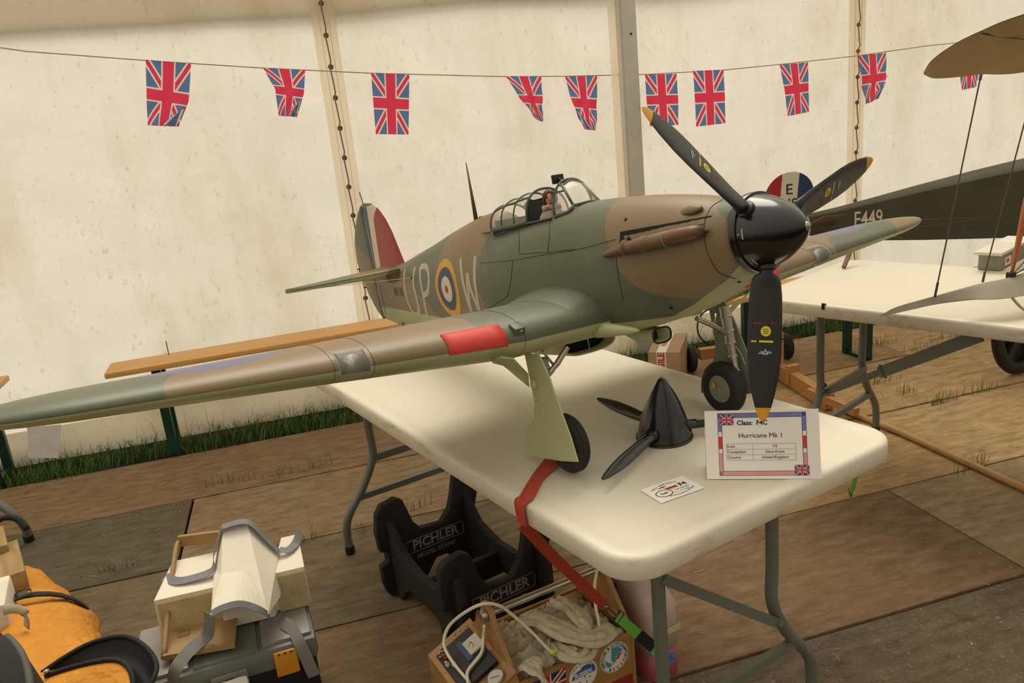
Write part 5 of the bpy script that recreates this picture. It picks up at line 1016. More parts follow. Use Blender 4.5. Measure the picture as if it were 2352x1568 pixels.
for x, y in ((.02, .235), (.04, .238), (.055, .24)): g = G(); g.lathe([(.003, 0), (.0025, .003), (.0001, .003)], 8, Matrix.Translation((x, y, 0))); cpart('screw', g, CHROME)
g = G(); g.box((Lb+.034, .165, .19), (.042, .075, .13), None, .004); mk('black_battery_box', g, PNL, t, auto=30)
# tubing
HOSE = mat('silicone_hose', 'ddd3b8', .35, 0, .05, 8); HPK = mat('pink_hose', 'b06a5e', .4)
HZ = lambda pts: [lb(*p) for p in pts]
g = G(); g.tube(bez(HZ([(1080, 1568, .20), (1040, 1520, .215), (1020, 1480, .235), (1030, 1440, .27), (1065, 1408, .32), (1108, 1387, .352), (1145, 1390, .345), (1175, 1410, .31), (1225, 1455, .255), (1265, 1495, .235), (1290, 1505, .225), (1330, 1490, .22)]), 8), .0042, 8); mk('fuel_hose', g, HOSE, t, True)
g = G(); g.tube(bez(HZ([(1113, 1435, .30), (1110, 1465, .26), (1105, 1500, .24), (1075, 1540, .22), (1075, 1568, .21)]), 8), .0042, 8); mk('fuel_hose', g, HOSE, t, True)
g = G(); g.tube(bez(HZ([(1372, 1308, .345), (1366, 1345, .31), (1368, 1390, .28), (1375, 1440, .24), (1355, 1485, .215)]), 8), .0042, 8); mk('fuel_hose', g, HOSE, t, True)
g = G(); g.tube(bez(HZ([(1098, 1400, .33), (1094, 1425, .30), (1110, 1455, .27), (1145, 1478, .25), (1162, 1510, .24), (1165, 1525, .235)]), 8), .0018, 6); mk('thin_pink_hose', g, HPK, t, True)
g = G(); g.lathe([(.0001, .007), (.006, .006), (.0075, 0), (.0001, -.004)], 12, Matrix.Translation(lb(1269, 1498, .245))); mk('yellow_plug', g, mat('plug_yellow', 'd5c930', .5), t, True)
RAG = mat('old_cotton_rag', 'cdc0a2', .9, 0, .16, 22, bump=.9, bscale=38, bdist=.012, dirt=('8a7d66', 12, .58))
def ragfn(u, v):
    x = .008+(Lb-.016)*u; y = .014+(Db-.03)*v; e1 = min(u, 1-u, v, 1-v)
    q = Vector((x*13, y*15, 0)); d = noise.noise(q*.6)*1.4; n1 = 1-abs(noise.noise(Vector((q.x+d*2.2, q.y*1.3+d, 1)))*2); n2 = 1-abs(noise.noise(Vector((q.x*1.9, q.y*2.3+d*2, 5)))*2)
    return (x+.004*n2, y, .165+.055*min(1, e1*6)*(.4+.6*noise.noise(Vector((x*7, y*7, 2)))+.5)*.7+.026*n1+.010*n2)
g = G(); g.grid(ragfn, 90, 70); tag(mk('cloth_bundle', g, RAG, None, True), 'crumpled cream cotton rag filling the wooden flight box', 'cloth'); o = bpy.data.objects['cloth_bundle']; o.matrix_basis = MB_
for k, (P_, w_) in enumerate([([(1200, 1420, .24), (1235, 1418, .262), (1290, 1440, .262), (1350, 1458, .25), (1400, 1438, .235)], .030), ([(1275, 1372, .25), (1312, 1392, .272), (1345, 1425, .262), (1362, 1452, .235)], .024), ([(1185, 1540, .20), (1210, 1518, .240), (1240, 1530, .236), (1250, 1560, .20)], .026), ([(1268, 1470, .22), (1300, 1492, .245), (1335, 1502, .24), (1352, 1470, .22)], .024)]):
    pts = bez(HZ(P_), 6); n_ = len(pts); g = G(); rr = []
    for i, p in enumerate(pts):
        d_ = (pts[min(i+1, n_-1)]-pts[max(i-1, 0)]).normalized(); s_ = d_.cross(Vector((0, 0, 1))).normalized(); row = []
        for q in range(13):
            a_ = math.pi*(q/12)*1.0; x_ = math.cos(a_)*w_*(1+.12*math.sin(i*.7+k)); h_ = math.sin(a_)*.014+.006*noise.noise(Vector((i*.35, q*.55, k*3)))+.004*math.sin(q*1.9+i*.25); row.append(p+s_*x_+Vector((0, 0, h_-.012)))
        rr.append(row)
    g.loft(rr, False); mk('fold', g, RAG, o, True)
# fuel can
Mc_ = MB_
t = thing('fuel_can', 'translucent plastic can with pink fuel standing beside the wooden flight box', 'can', M=MB_ @ Matrix.Translation((.392, .02, 0)))
CAN = mat('translucent_plastic', 'cdb5aa', .35, 0, .08, 5); PINKF = mat('pink_fuel', 'a8505c', .35, 0, .08, 5)
def canring(z, s, x0=-.018, x1=.095): return [(x0+(a*.5+.5)*(x1-x0)*s+(1-s)*.03, .09+b*.10*s, z) for a, b in [(math.copysign(abs(math.cos(q))**.45, math.cos(q)), math.copysign(abs(math.sin(q))**.45, math.sin(q))) for q in [2*math.pi*k/28 for k in range(28)]]]
g = G(); g.loft([canring(.085, .99), canring(.20, 1), canring(.215, .985), canring(.25, .80), canring(.275, .5), canring(.282, .3)]); bd_ = mk('body', g, CAN, t, True)
g = G(); g.loft([canring(0, .95), canring(.006, .99), canring(.085, .99)]); mk('fuel_level', g, PINKF, bd_, True)
g = G(); g.lathe([(.018, .28), (.018, .300), (.016, .302)], 18, Matrix.Translation((.03, .10, 0))); mk('red_cap', g, SRD, t, auto=40)
g = G(); g.box((.045, -.0115, .145), (.085, .001, .018)); mk('tape', g, mat('cream_tape', 'd2bd8c', .6), bd_)
g = G(); g.box((.050, -.0115, .062), (.028, .001, .028)); lbx = mk('blue_label', g, mat('hazard_blue', '3f87b5', .5), bd_); g = G(); g.tube([(.050+.009*a, -.0125, .062+.009*b) for a, b in ((-1, -.8), (1, -.8), (0, .9), (-1, -.8))], .0008, 4); mk('triangle_mark', g, NAVY, lbx)

# ------------------------------------------------------------------ tool box and cardboard cradle
TGR = mat('toolbox_grey', '6d6d66', .5, 0, .08, 8); TLG = mat('toolbox_clear_lid', '85817a', .3, 0, .12, 9); TBK = mat('toolbox_black', '0f0d0c', .5); TYL = mat('latch_orange', 'd18a1f', .5, 0, .06)
t = thing('toolbox', 'grey and black plastic toolbox with orange latches standing on the boards at left', 'tool box', (-.335, 1.925, 0), math.radians(5))
g = G(); g.box((0, 0, .10), (.415, .24, .20), None, .012); mk('body', g, TBK, t, auto=30)
g = G(); g.box((0, 0, .232), (.43, .258, .062), None, .016); lid = mk('lid', g, TGR, t, auto=30)
for x, w_ in ((-.145, .12), (.145, .12)): g = G(); g.box((x, 0, .266), (w_, .225, .012), None, .005); mk('organiser_window', g, TLG, lid, auto=30)
g = G(); g.box((0, 0, .262), (.15, .235, .012), None, .003); mk('handle_recess', g, TGR, lid, auto=30)
for x in (-.15, .135):
    g = G(); g.box((x, -.132, .218), (.055, .008, .066), None, .002); l_ = mk('latch', g, TYL, t, auto=30)
    for d in (-.015, 0, .015): g = G(); g.box((x+d, -.1365, .247), (.003, .002, .006)); mk('latch_slot', g, TBK, l_)
g = G(); g.box((.0, -.133, .215), (.085, .008, .04), None, .003); l_ = mk('centre_catch', g, TLG, t, auto=30); g = G(); g.box((0, -.1375, .217), (.022, .002, .012)); mk('catch_slot', g, TBK, l_)
CARD = mat('white_cardboard', 'e3d9c6', .8, 0, .05, 6, bump=.25, bscale=60); FOAM = mat('yellowed_foam', 'bfae7e', .9, 0, .15, 14, bump=.6, bscale=120); DUCT = mat('grey_duct_tape', '76767a', .5, 0, .1, 30, bump=.2, bscale=300); BRS = mat('aged_ply', 'a5814f', .55, col2='8b6c42', scale=6)
t = thing('cardboard_cradle', 'white cardboard and foam wing cradle with grey tape straps resting on the toolbox', 'cradle')
def hexa(name, bot, top, m, par): g = G(); g.v = [Vector(p) for p in bot+top]; g.f = [(3, 2, 1, 0), (4, 5, 6, 7)]+[(i, (i+1) % 4, (i+1) % 4+4, i+4) for i in range(4)]; return mk(name, g, m, par)
ZL = .274
for (x0, x1) in ((-.49, -.315), (-.205, -.115)):
    hexa('foam_block', [(x0+.012, 1.945, ZL), (x1-.004, 1.945, ZL), (x1-.004, 2.04, ZL), (x0+.012, 2.04, ZL)], [(x0+.012, 1.945, .375), (x1-.004, 1.945, .375), (x1-.004, 2.04, .375), (x0+.012, 2.04, .375)], FOAM, t)
    hexa('side_box', [(x0, 1.955, ZL), (x1, 1.955, ZL), (x1-.012, 2.10, ZL), (x0+.02, 2.10, ZL)], [(x0+.006, 1.950, .385), (x1, 1.950, .385), (x1-.01, 2.11, .40), (x0+.035, 2.11, .40)], CARD, t)
r1, r2 = ony(512, 1207, 2.07), ony(567, 1196, 2.07); r3, r4 = ony(640, 1268, 2.03), ony(492, 1300, 2.03)
f1, f2 = ony(508, 1322, 1.93), ony(565, 1311, 1.93); b1, b2 = ony(484, 1418, 1.80), ony(616, 1412, 1.80)
r4.z = r3.z = .40
hexa('tower', [Vector((b1.x, 1.93, ZL)), Vector((b2.x, 1.93, ZL)), Vector((r3.x+.0, 2.03, ZL)), Vector((r4.x, 2.03, ZL))], [f1, f2, r2, r1], CARD, t)
g = G(); m_ = [b1.lerp(b2, k/10)+Vector((0, 0, .032*math.sin(math.pi*k/10))) for k in range(11)]; mt = [f1.lerp(f2, k/10) for k in range(11)]; mm = [a.lerp(b, .55) for a, b in zip(mt, m_)]
g.loft([mt, mm, m_], False); o = mk('sloping_front', g, CARD, t); q = o.modifiers.new('th', 'SOLIDIFY'); q.thickness = .004
g = G(); g.loft([[p+Vector((0, -.002, .002)) for p in mm], [p+Vector((0, -.003, .003)) for p in m_]], False); o = mk('glue_smear', g, FOAM, t); q = o.modifiers.new('th', 'SOLIDIFY'); q.thickness = .002
g = G(); g.v = [f2, r2, r3, Vector((r3.x-.006, 1.93, .33)), b2]; g.v += [p+Vector((-.003, 0, -.002)) for p in g.v]; g.f = [(0, 1, 2, 3, 4), (9, 8, 7, 6, 5)]+[(i, (i+1) % 5, (i+1) % 5+5, i+5) for i in range(5)]; mk('side_flap', g, CARD, t)
g = G(); g.v = [f1, r1, r4, Vector((r4.x+.004, 1.93, .32)), b1]; g.v += [p+Vector((.003, 0, -.002)) for p in g.v]; g.f = [(0, 1, 2, 3, 4), (9, 8, 7, 6, 5)]+[(i, (i+1) % 5, (i+1) % 5+5, i+5) for i in range(5)]; mk('side_flap', g, CARD, t)
def strip(a, b, w, m=DUCT, n='tape_strap', side=None, par=t): g = G(); pts = bez(a, 6); g.ribbon(pts, side or (0, 1, 0), w, .0015); return mk(n, g, m, par, auto=50)
strip([r1+Vector((-.001, -.012, .003)), r2+Vector((.001, -.012, .003)), r2.lerp(r3, .55)+Vector((.004, -.010, .004)), r3+Vector((.003, -.004, .002))], 0, .03)
strip([r1+Vector((-.003, -.012, .002)), r1.lerp(r4, .5)+Vector((-.005, -.01, 0)), onz(487, 1300, .405), onz(450, 1325, .40), onz(405, 1335, .392), onz(378, 1328, .388)], 0, .028) if False else None
def strap2(pts, w, m=DUCT, side=(0, 1, .2)): g = G(); g.ribbon(bez(pts, 7), side, w, .0015); return mk('tape_strap', g, m, t, auto=50)
strap2([r1+Vector((-.003, -.012, .002)), r1.lerp(r4, .6)+Vector((-.008, -.01, 0)), onz(486, 1308, .408), onz(450, 1325, .400), onz(405, 1334, .396), onz(378, 1325, .392)], .026)
strap2([onz(688, 1222, .405), onz(680, 1245, .404), onz(662, 1262, .404), onz(642, 1262, .41)], .022)
strap2([b1+Vector((.004, -.004, .012)), b1.lerp(b2, .25)+Vector((0, -.004, .028)), b1.lerp(b2, .6)+Vector((0, -.004, .036)), b2+Vector((-.002, -.004, .008)), onz(622, 1432, .29)], .016, DUCT, (0, 1, .8))
strap2([b1+Vector((0, -.004, .012)), onz(478, 1455, .318), onz(450, 1480, .312), onz(425, 1505, .308), onz(402, 1540, .29), onz(396, 1575, .24)], .030, mat('grey_webbing', '87857f', .7, bump=.4, bscale=600), (RX*.83+RD*.55))
strap2([onz(650, 1428, .284), onz(672, 1445, .282), onz(690, 1480, .26), onz(710, 1525, .20), onz(722, 1552, .16)], .030, mat('grey_webbing', '87857f', .7), (RX*.77-RD*.63))
t2 = thing('plywood_frame', 'thin plywood frame with a clear brown panel leaning across the cardboard cradle', 'frame')
pa, pb, pc = onz(404, 1262, .425), onz(376, 1512, .288), onz(412, 1242, .43)
g = G(); g.tube(bez([pb, pa.lerp(pb, .5)+Vector((0, 0, .01)), pa, pc], 6), .007, 6); mk('edge_strip', g, BRS, t2, True)
g = G(); g.obox(pc, onz(508, 1230, .44), .012, .03); mk('top_bar', g, BRS, t2)
c1, c2, c3, c4 = pb, onz(540, 1482, .288), onz(546, 1415, .292), onz(392, 1432, .292)
g = G(); g.v = [c1, c2, c3, c4]; g.v += [p+Vector((0, 0, .005)) for p in g.v]; g.f = [(3, 2, 1, 0), (4, 5, 6, 7)]+[(i, (i+1) % 4, (i+1) % 4+4, i+4) for i in range(4)]; pn = mk('panel', g, mat('amber_panel', 'a08257', .35, 0, .12, 8), t2)
g = G(); g.obox(c1+Vector((0, 0, .003)), c2+Vector((0, 0, .003)), .008, .014); mk('bottom_bar', g, BRS, t2)
q_ = onz(422, 1452, .299); g = G(); g.tube([q_+Vector((a, b, 0)) for a, b in ((-.012, -.012), (.012, -.012), (.012, .012), (-.012, .012), (-.012, -.012))], .0015, 5); mk('hinge_plate', g, BRS, pn)
g = G(); W_ = onz(500, 1556, .09); g.box((0, 0, .118), (.15, .14, .236), None, .014); o = mk('plastic_tub', g, mat('frosted_plastic', 'e6dfce', .4, 0, .05), None, auto=30); o.location = (-.345, 1.70, 0); o.rotation_euler = (0, 0, .12); tag(o, 'frosted white plastic tub in front of the black toolbox', 'tub')

# ------------------------------------------------------------------ bag and offcuts at the left edge
ORG = mat('orange_canvas', 'd08a24', .75, 0, .14, 6, bump=.8, bscale=7, bdist=.05, dirt=('9c6a24', 5, .62)); BLKC = mat('black_nylon', '100e0d', .7, 0, .2, 9)
t = thing('holdall', 'orange canvas bag with black lined open mouth and buckled black strap', 'bag', (-.95, 2.1, 0))
B0_ = Vector((-.95, 2.1, 0)); cl = [(-1.12, 2.80, .10, .07), (-1.06, 2.62, .13, .11), (-.975, 2.40, .15, .14), (-.89, 2.20, .17, .16), (-.82, 2.02, .18, .165), (-.755, 1.86, .18, .16), (-.70, 1.72, .17, .15), (-.66, 1.62, .14, .12)]
pts = bez([Vector((a, b, c)) for a, b, c, d in cl], 5); rs = [lut([(i*5, d) for i, (_, _, _, d) in enumerate(cl)], k) for k in range(len(pts))]
g = G(); rr = []; ax = (pts[-1]-pts[0]).normalized(); sdx = Vector((ax.y, -ax.x, 0)).normalized()*-1
for k, p in enumerate(pts):
    r = []
    for q in range(32):
        a = 2*math.pi*q/32; f = 1+.09*noise.noise(Vector((k*.5, math.cos(a)*2, math.sin(a)*2)))+.04*math.sin(k*1.3+3*a)*(.5+.5*noise.noise(Vector((k*.6, a, 0))))
        r.append(p+sdx*math.cos(a)*rs[k]*f*1.1+Vector((0, 0, 1))*max(-p.z+.002, math.sin(a)*rs[k]*f)-B0_)
    rr.append(r)
g.loft(rr); bag = mk('bag_body', g, ORG, t, True)
k = 15; p = pts[k]; g = G(); pp = []
for q in range(19): a = math.pi*(.0+q/18); pp.append(p+sdx*math.cos(a)*rs[k]*1.14+Vector((0, 0, 1))*math.sin(a)*(rs[k]*1.07+.004)-B0_)
g.ribbon(pp, ax, .028, .004); st_ = mk('strap', g, BLKC, t, True)
q_ = pp[8]; g = G(); g.tube([q_+Vector((0, 0, .006))+sdx*a+ax*b for a, b in ((-.02, -.017), (.02, -.017), (.02, .017), (-.02, .017), (-.02, -.017))], .003, 6); g.obox(q_+Vector((0, 0, .006))-sdx*.012, q_+Vector((0, 0, .006))+sdx*.012, .024, .006); mk('buckle', g, mat('buckle_grey', '3d3b38', .5), st_)
ro = [onz(a, b, z)-B0_ for a, b, z in ((96, 1545, .33), (150, 1508, .345), (210, 1476, .355), (280, 1461, .36), (328, 1480, .355), (358, 1520, .34), (352, 1560, .33), (320, 1600, .31))]
ri = [onz(a, b, z)-B0_ for a, b, z in ((104, 1552, .34), (165, 1532, .35), (225, 1518, .355), (270, 1516, .355), (297, 1535, .35), (306, 1568, .335), (304, 1600, .32), (300, 1625, .30))]
ro, ri = bez(ro, 4), bez(ri, 4)
g = G(); mid = [a.lerp(b, .5)-Vector((0, 0, .06)) for a, b in zip(ro, ri)]; g.loft([ro, mid, ri], False); o = mk('bag_lining', g, BLKC, t, True); q = o.modifiers.new('s', 'SUBSURF'); q.levels = q.render_levels = 1
for e__ in (ro, ri): g = G(); g.tube(e__, .006, 8); mk('bag_rim', g, BLKC, t, True)
fl = [a-Vector((0, 0, .003)) for a in ri]; g = G(); g.loft([fl, [Vector((a.x-.03, a.y-.10, a.z-.02)) for a in fl], [Vector((a.x-.05, a.y-.26, .05)) for a in fl]], False); mk('front_flap', g, ORG, t, True)
sk = [a+Vector((0, 0, .001)) for a in ro]; g = G(); g.loft([sk, [Vector((a.x-.03, a.y+.04, a.z-.05)) for i, a in enumerate(sk)], [Vector((a.x-.05, a.y+.06, a.z-.14)) for a in sk]], False); mk('back_panel', g, ORG, t, True)
g = G(); g.lathe([(.006, 0), (.007, .004), (.0001, .006)], 12, Matrix.Translation(onz(107, 1543, .35)-B0_)); mk('snap_stud', g, CHROME, t, True)
WOODB = mat('rough_pine', 'b0905f', .75, 0, .16, 5, (10, 1, 10), .3, 60, col2='8c6f45')
c = onz(30, 1290, .36); t = thing('wood_offcut', 'pale rough wooden block lying on the orange bag beside the frame edge', 'wood block', (c.x-.02, c.y, .345), .35)
g = G(); g.box((0, 0, 0), (.085, .24, .055), None, .003); g.M = None; mk('block', g, WOODB, t, auto=30); g = G(); g.box((-.008, .13, .025), (.05, .16, .05), None, .003); mk('upper_block', g, WOODB, t, auto=30)
c = onz(2, 1350, .40); t = thing('foam_offcut', 'chipped off-white foam block at the left edge beside the orange bag', 'block', (c.x-.025, c.y-.02, .36), .2)
g = G(); g.box((0, 0, 0), (.09, .17, .08), None, .008); mk('block', g, mat('chipped_foam', 'd9d1bd', .85, 0, .08, 10, bump=.8, bscale=70, dirt=('a08f74', 20, .66)), t, auto=30)
g = G(); g.ribbon(bez([onz(8, 1402, .395), onz(34, 1398, .40), onz(58, 1408, .39), onz(62, 1440, .35)], 5), (RX*.3+RD), .022, .004); o = mk('rag_end', g, mat('rope_cream', 'b5a88c', .9), None, True); tag(o, 'cream rag end curling beside the foam block', 'cloth')
t = thing('rucksack', 'charcoal rounded bag corner in the bottom left foreground', 'bag'); g = G(); rr = []
for i in range(14):
    f = i/13; cpt = onz(-165+f*30, 1560+f*300, .50-.10*f); w_ = .10+.10*math.sin(math.pi*min(1, .25+f*.6)); rr.append([cpt+Vector((w_*1.0*math.cos(a), w_*.30*math.sin(a)+.02*math.cos(a), w_*1.2*math.sin(a)-.10)) for a in [2*math.pi*k/24 for k in range(24)]])
CHR = mat('charcoal_cloth', '2e2d2a', .85, 0, .15, 8, bump=.4, bscale=300); g.loft(rr); mk('bag_body', g, CHR, t, True)
g = G(); g.tube([(r[2]+r[3])/2+Vector((.0, 0, .004)) for r in rr], .008, 8); mk('piping', g, mat('grey_piping', '55534e', .7), t, True)
t = thing('bent_tube_leg', 'bent grey tube with black end cap entering at the left edge', 'tube'); P_ = [onz(-60, 1170, .20), onz(-10, 1158, .19), onz(30, 1180, .14), onz(58, 1212, .07), onz(66, 1236, .012)]
g = G(); g.tube(bez(P_, 6), .017, 12); mk('tube', g, STEEL, t, auto=40); g = G(); g.tube([P_[-1].lerp(P_[-2], .35), Vector((P_[-1].x, P_[-1].y, .001))], .0195, 14); mk('end_cap', g, BLACKRUB, t, auto=40)
g = G(); g.tube(bez([onz(-30, 1215, .36), onz(5, 1190, .37), onz(40, 1192, .36), onz(62, 1215, .33)], 5), .010, 8); tag(mk('black_cable', g, BLKC, None, True), 'thick black cable looped over the wooden block at left', 'cable')

# ------------------------------------------------------------------ dolly, carton and pole on the boards behind
t = thing('wooden_dolly', 'pine hand dolly with two black wheels on the boards behind the near table', 'dolly')
DW = wood('dolly_pine', 'c08a52', 'a0703f', 6, (3, 14, 14), .55)
wl, wr = Vector((2.0, 3.83, .075)), Vector((2.55, 3.745, .075))
g = G(); g.obox(wl+Vector((.05, -.01, .02)), wr+Vector((-.05, .01, .02)), .045, .06); mk('axle_beam', g, DW, t)
for c in (wl, wr):
    dx = (wr-wl).normalized(); Mw = frame(c, Vector((0, 0, 1)), dx.cross(Vector((0, 0, 1))).cross(Vector((0, 0, 1))) if False else Vector((0, 0, 1)).cross(dx))
    g = G(); g.lathe([(.03, -.02), (.06, -.022), (.072, -.014), (.075, 0), (.072, .014), (.06, .022), (.03, .02), (.028, .0), (.03, -.02)], 32, Mw); w_ = mk('wheel', g, TYRE, t, auto=40); g = G(); g.lathe([(.029, -.015), (.012, -.02), (.0001, -.02), (.0001, .02), (.012, .02), (.029, .015)], 20, Mw); mk('hub', g, BLACKRUB, w_, auto=40)
d0, d1, d2 = Vector((2.35, 3.76, .06)), Vector((2.262, 2.98, .045)), Vector((2.34, 2.55, .035))
g = G(); g.obox(d0, d1, .045, .075); mk('drawbar', g, DW, t)
g = G(); g.obox(d1+Vector((-.03, .12, .02)), d1+Vector((.02, -.16, .0)), .03, .035); mk('drawbar_extension', g, DW, t)
p = d0.lerp(d1, .38); g = G(); g.box((p.x, p.y, .15), (.04, .03, .16), None, .003); g.box((p.x-.012, p.y, .24), (.012, .03, .04)); g.box((p.x+.012, p.y, .24), (.012, .03, .04)); mk('forked_post', g, DW, t)
p = d0.lerp(d1, .56); g = G(); g.box((p.x, p.y, .075), (.07, .03, .10), None, .003); mk('cleat', g, DW, t)
t = thing('broom_handle', 'long round wooden pole lying on the boards right of the near table', 'pole'); g = G(); g.tube([Vector((2.30, 2.92, .014)), Vector((2.335, 2.60, .014)), Vector((2.345, 2.02, .014)), Vector((2.35, 1.5, .014))], .0135, 12); mk('pole', g, wood('pole_wood', 'c39a61', 'ae8550', 6, (12, 2, 12), .5), t, True)
t = thing('bungee_cord', 'black elastic cord with ball end looped on the wooden dolly', 'cord')
g = G(); g.tube(bez([ony(1832, 868, 3.35), ony(1822, 862, 3.35), ony(1826, 874, 3.34), ony(1842, 880, 3.32), ony(1862, 884, 3.2), ony(1885, 886, 3.1)], 6), .004, 6); mk('cord', g, BLKC, t, True)
c = ony(1892, 885, 3.1); g = G(); g.lathe([(.0001, .016), (.011, .012), (.016, 0), (.011, -.012), (.0001, -.016)], 16, Matrix.Translation(c)); mk('ball', g, BLKC, t, True)
FLt, FRt, BLt = onz(1488, 810, .22), onz(1561, 810, .22), onz(1450, 777, .22); ex = (FRt-FLt); Wx = ex.length; ex.normalize(); ey = Vector((-ex.y, ex.x, 0)); Dx = .36; 
KR = mat('kraft_card', 'a98a63', .8, 0, .07, 7, bump=.15, bscale=60); KT = mat('white_parcel_tape', 'ddd0bd', .35, 0, .04)
t = thing('cardboard_carton', 'brown cardboard carton with fragile tape standing on the boards behind the near table', 'box', (FLt.x, FLt.y, 0), math.atan2(ex.y, ex.x))
g = G(); g.box((Wx/2, Dx/2, .11), (Wx, Dx, .22), None, .003); cb = mk('carton', g, KR, t, auto=30)
for x in (0, 1): g = G(); g.box((Wx*(.25+.5*x), Dx/2, .2208), (Wx*.495, Dx*.995, .002)); mk('flap', g, KR, cb)
g = G(); g.box((Wx*.42, Dx/2, .2226), (.05, Dx, .0008)); g.box((Wx*.42, -.0008, .16), (.05, .0008, .125)); tp_ = mk('tape', g, KT, cb)
text('lettering', 'FRAGILE', .046, Matrix.Translation((Wx*.42, -.0015, .135)) @ Matrix.Rotation(math.pi/2, 4, 'X') @ Matrix.Rotation(math.pi/2, 4, 'Z'), SRD, cb, .0003, 'CENTER', .0015)
text('lettering', 'FRAGILE', .04, Matrix.Translation((Wx*.42, Dx*.5, .2235)) @ Matrix.Rotation(math.pi/2, 4, 'Z'), SRD, cb, .0003, 'CENTER', .0008)
g = G(); c = ony(1412, 792, 3.95); rr = [[c+Vector((.05*math.cos(a)*s, .04*math.sin(a)*s, -.06+.13*(1-s*s)+.012*noise.noise(Vector((a*3, s*5, 0))))) for a in [2*math.pi*k/16 for k in range(16)]] for s in (1, .8, .5, .2)]; c_off = min(v.z for r in rr for v in r)
for r in rr:
    for v in r: v.z -= c_off-.0
g.loft(rr); tag(mk('netting_bundle', g, mat('speckled_netting', 'a59b87', .9, 0, .5, 120, col2='2e2a25'), None, True), 'speckled netting bundle beside the cardboard carton', 'netting')
g = G(); c = ony(1640, 772, 4.2); c.z = .116; g.tube([c+Vector((.11*math.cos(a), .02*math.sin(a), .11*math.sin(a))) for a in [2*math.pi*k/30 for k in range(31)]], .005, 6); tag(mk('hoop', g, BLKC, None, True), 'thin dark hoop standing in the grass against the canvas skirt', 'hoop')
g = G(); q = [ony(62, 982, 4.22), ony(140, 975, 4.22), ony(128, 1030, 4.17), ony(60, 1030, 4.17)]; q += [v+Vector((0, .006, 0)) for v in q]
for i in (2, 3, 6, 7): q[i].z = max(q[i].z-.05, 0)
g.v = q; g.f = [(0, 1, 2, 3), (7, 6, 5, 4)]+[(i, (i+1) % 4, (i+1) % 4+4, i+4) for i in range(4)]; tag(mk('white_sheet', g, mat('white_panel', 'cfc8bc', .4), None), 'small white plastic panel propped behind the bench at left', 'panel')

# ------------------------------------------------------------------ big spoked wheel, clamp and grey case near the second table
t = thing('spoked_wheel', 'large black five-spoked cart wheel standing beyond the second table', 'wheel', (3.34, 2.95, .262)); Mw = frame((0, 0, 0), (.93, .0, .0), (0, .0, 1)); Mw = Matrix.Rotation(.25, 4, 'Z') @ Mw
g = G(); g.lathe([(.205, -.018), (.235, -.024), (.255, -.016), (.262, 0), (.255, .016), (.235, .024), (.205, .018), (.200, 0), (.205, -.018)], 60, Mw); mk('tyre', g, BLACKRUB, t, auto=40)
g = G(); g.lathe([(.001, -.022), (.04, -.022), (.045, -.01), (.045, .01), (.04, .022), (.001, .022)], 24, Mw); hb = mk('hub', g, BLACKRUB, t, auto=40)
for k in range(5): a = 2*math.pi*k/5+.25; d = Mw.to_3x3() @ Vector((math.cos(a), math.sin(a), 0)); g = G(); g.obox(d*.035, d*.207, .045, .022, Mw.to_3x3() @ Vector((0, 0, 1))); mk('spoke', g, BLACKRUB, t)
t = thing('clamp', 'small spring clamp with brown wooden handle on the second table near its far corner', 'tool'); a, b = onz(1938, 614, .747), onz(1966, 592, .80)
b = a+Vector((.09, .06, .075)); g = G(); g.obox(a, b, .014, .012); mk('handle', g, mat('brown_handle', '6b4128', .5), t); g = G(); g.obox(b, b+Vector((.004, .01, .022)), .018, .012); g.obox(b.lerp(a, .35)+Vector((-.01, 0, .0)), b.lerp(a, .25)+Vector((-.02, .01, .045)), .008, .008); mk('jaw', g, BLACKRUB, t)
t = thing('grey_case', 'small grey case with white lid strip standing on the second table behind the strut', 'case', (2.475, 2.30, .74), .45)
g = G(); g.box((.16, .04, .030), (.32, .08, .06), None, .003); cbx = mk('case_body', g, mat('case_grey', '8b867a', .5), t, auto=30); g = G(); g.box((.15, .04, .0665), (.36, .095, .012), None, .003); mk('lid_strip', g, mat('white_strip', 'd8d0be', .5), t, auto=30)
g = G(); g.box((.065, -.0006, .028), (.06, .001, .030)); lbl = mk('label', g, PAPER, cbx); text('lettering', 'Sch', .024, Matrix.Translation((.060, -.0014, .030)) @ Matrix.Rotation(math.pi/2, 4, 'X'), SRD, lbl, .0003, 'CENTER', .001)

# ------------------------------------------------------------------ the biplane at the right
OLV = mat('olive_doped_linen', '484836', .6, 0, .08, 5); OLT = mat('olive_turtledeck', '625e4c', .6, 0, .08, 5); LIN = mat('clear_doped_linen', '948a76', .6, 0, .06, 6); UND = mat('doped_wing_underside', 'a68a55', .6, 0, .06, 4)
t = thing('biplane_model', 'olive biplane model numbered E449 with orange struts and rigging at the right', 'model aircraft')
hp = Vector((.927, -.375, 0)); hn = Vector((.375, .927, 0)); Q0 = Vector((2.75, 4.02, 0))
fp_ = lambda px, py, off=0: onpl(px, py, Q0+hn*off, hn)
prf = [(1782, 500, 508, 528, .008), (1850, 494, 503, 540, .015), (1925, 478, 487, 549, .03), (2005, 458, 468, 552, .05), (2120, 428, 441, 551, .075), (2250, 396, 412, 548, .10), (2380, 366, 384, 544, .12), (2700, 300, 325, 560, .14)]
g = G(); near = [[fp_(x, y2), fp_(x, y3)] for x, y1, y2, y3, w in prf]; far = [[p+hn*2*w for p in r] for r, (_, _, _, _, w) in zip(near, prf)]
g.loft([[n_[0], n_[1], f_[1], f_[0]] for n_, f_ in zip(near, far)]); fz = mk('fuselage', g, OLV, t)
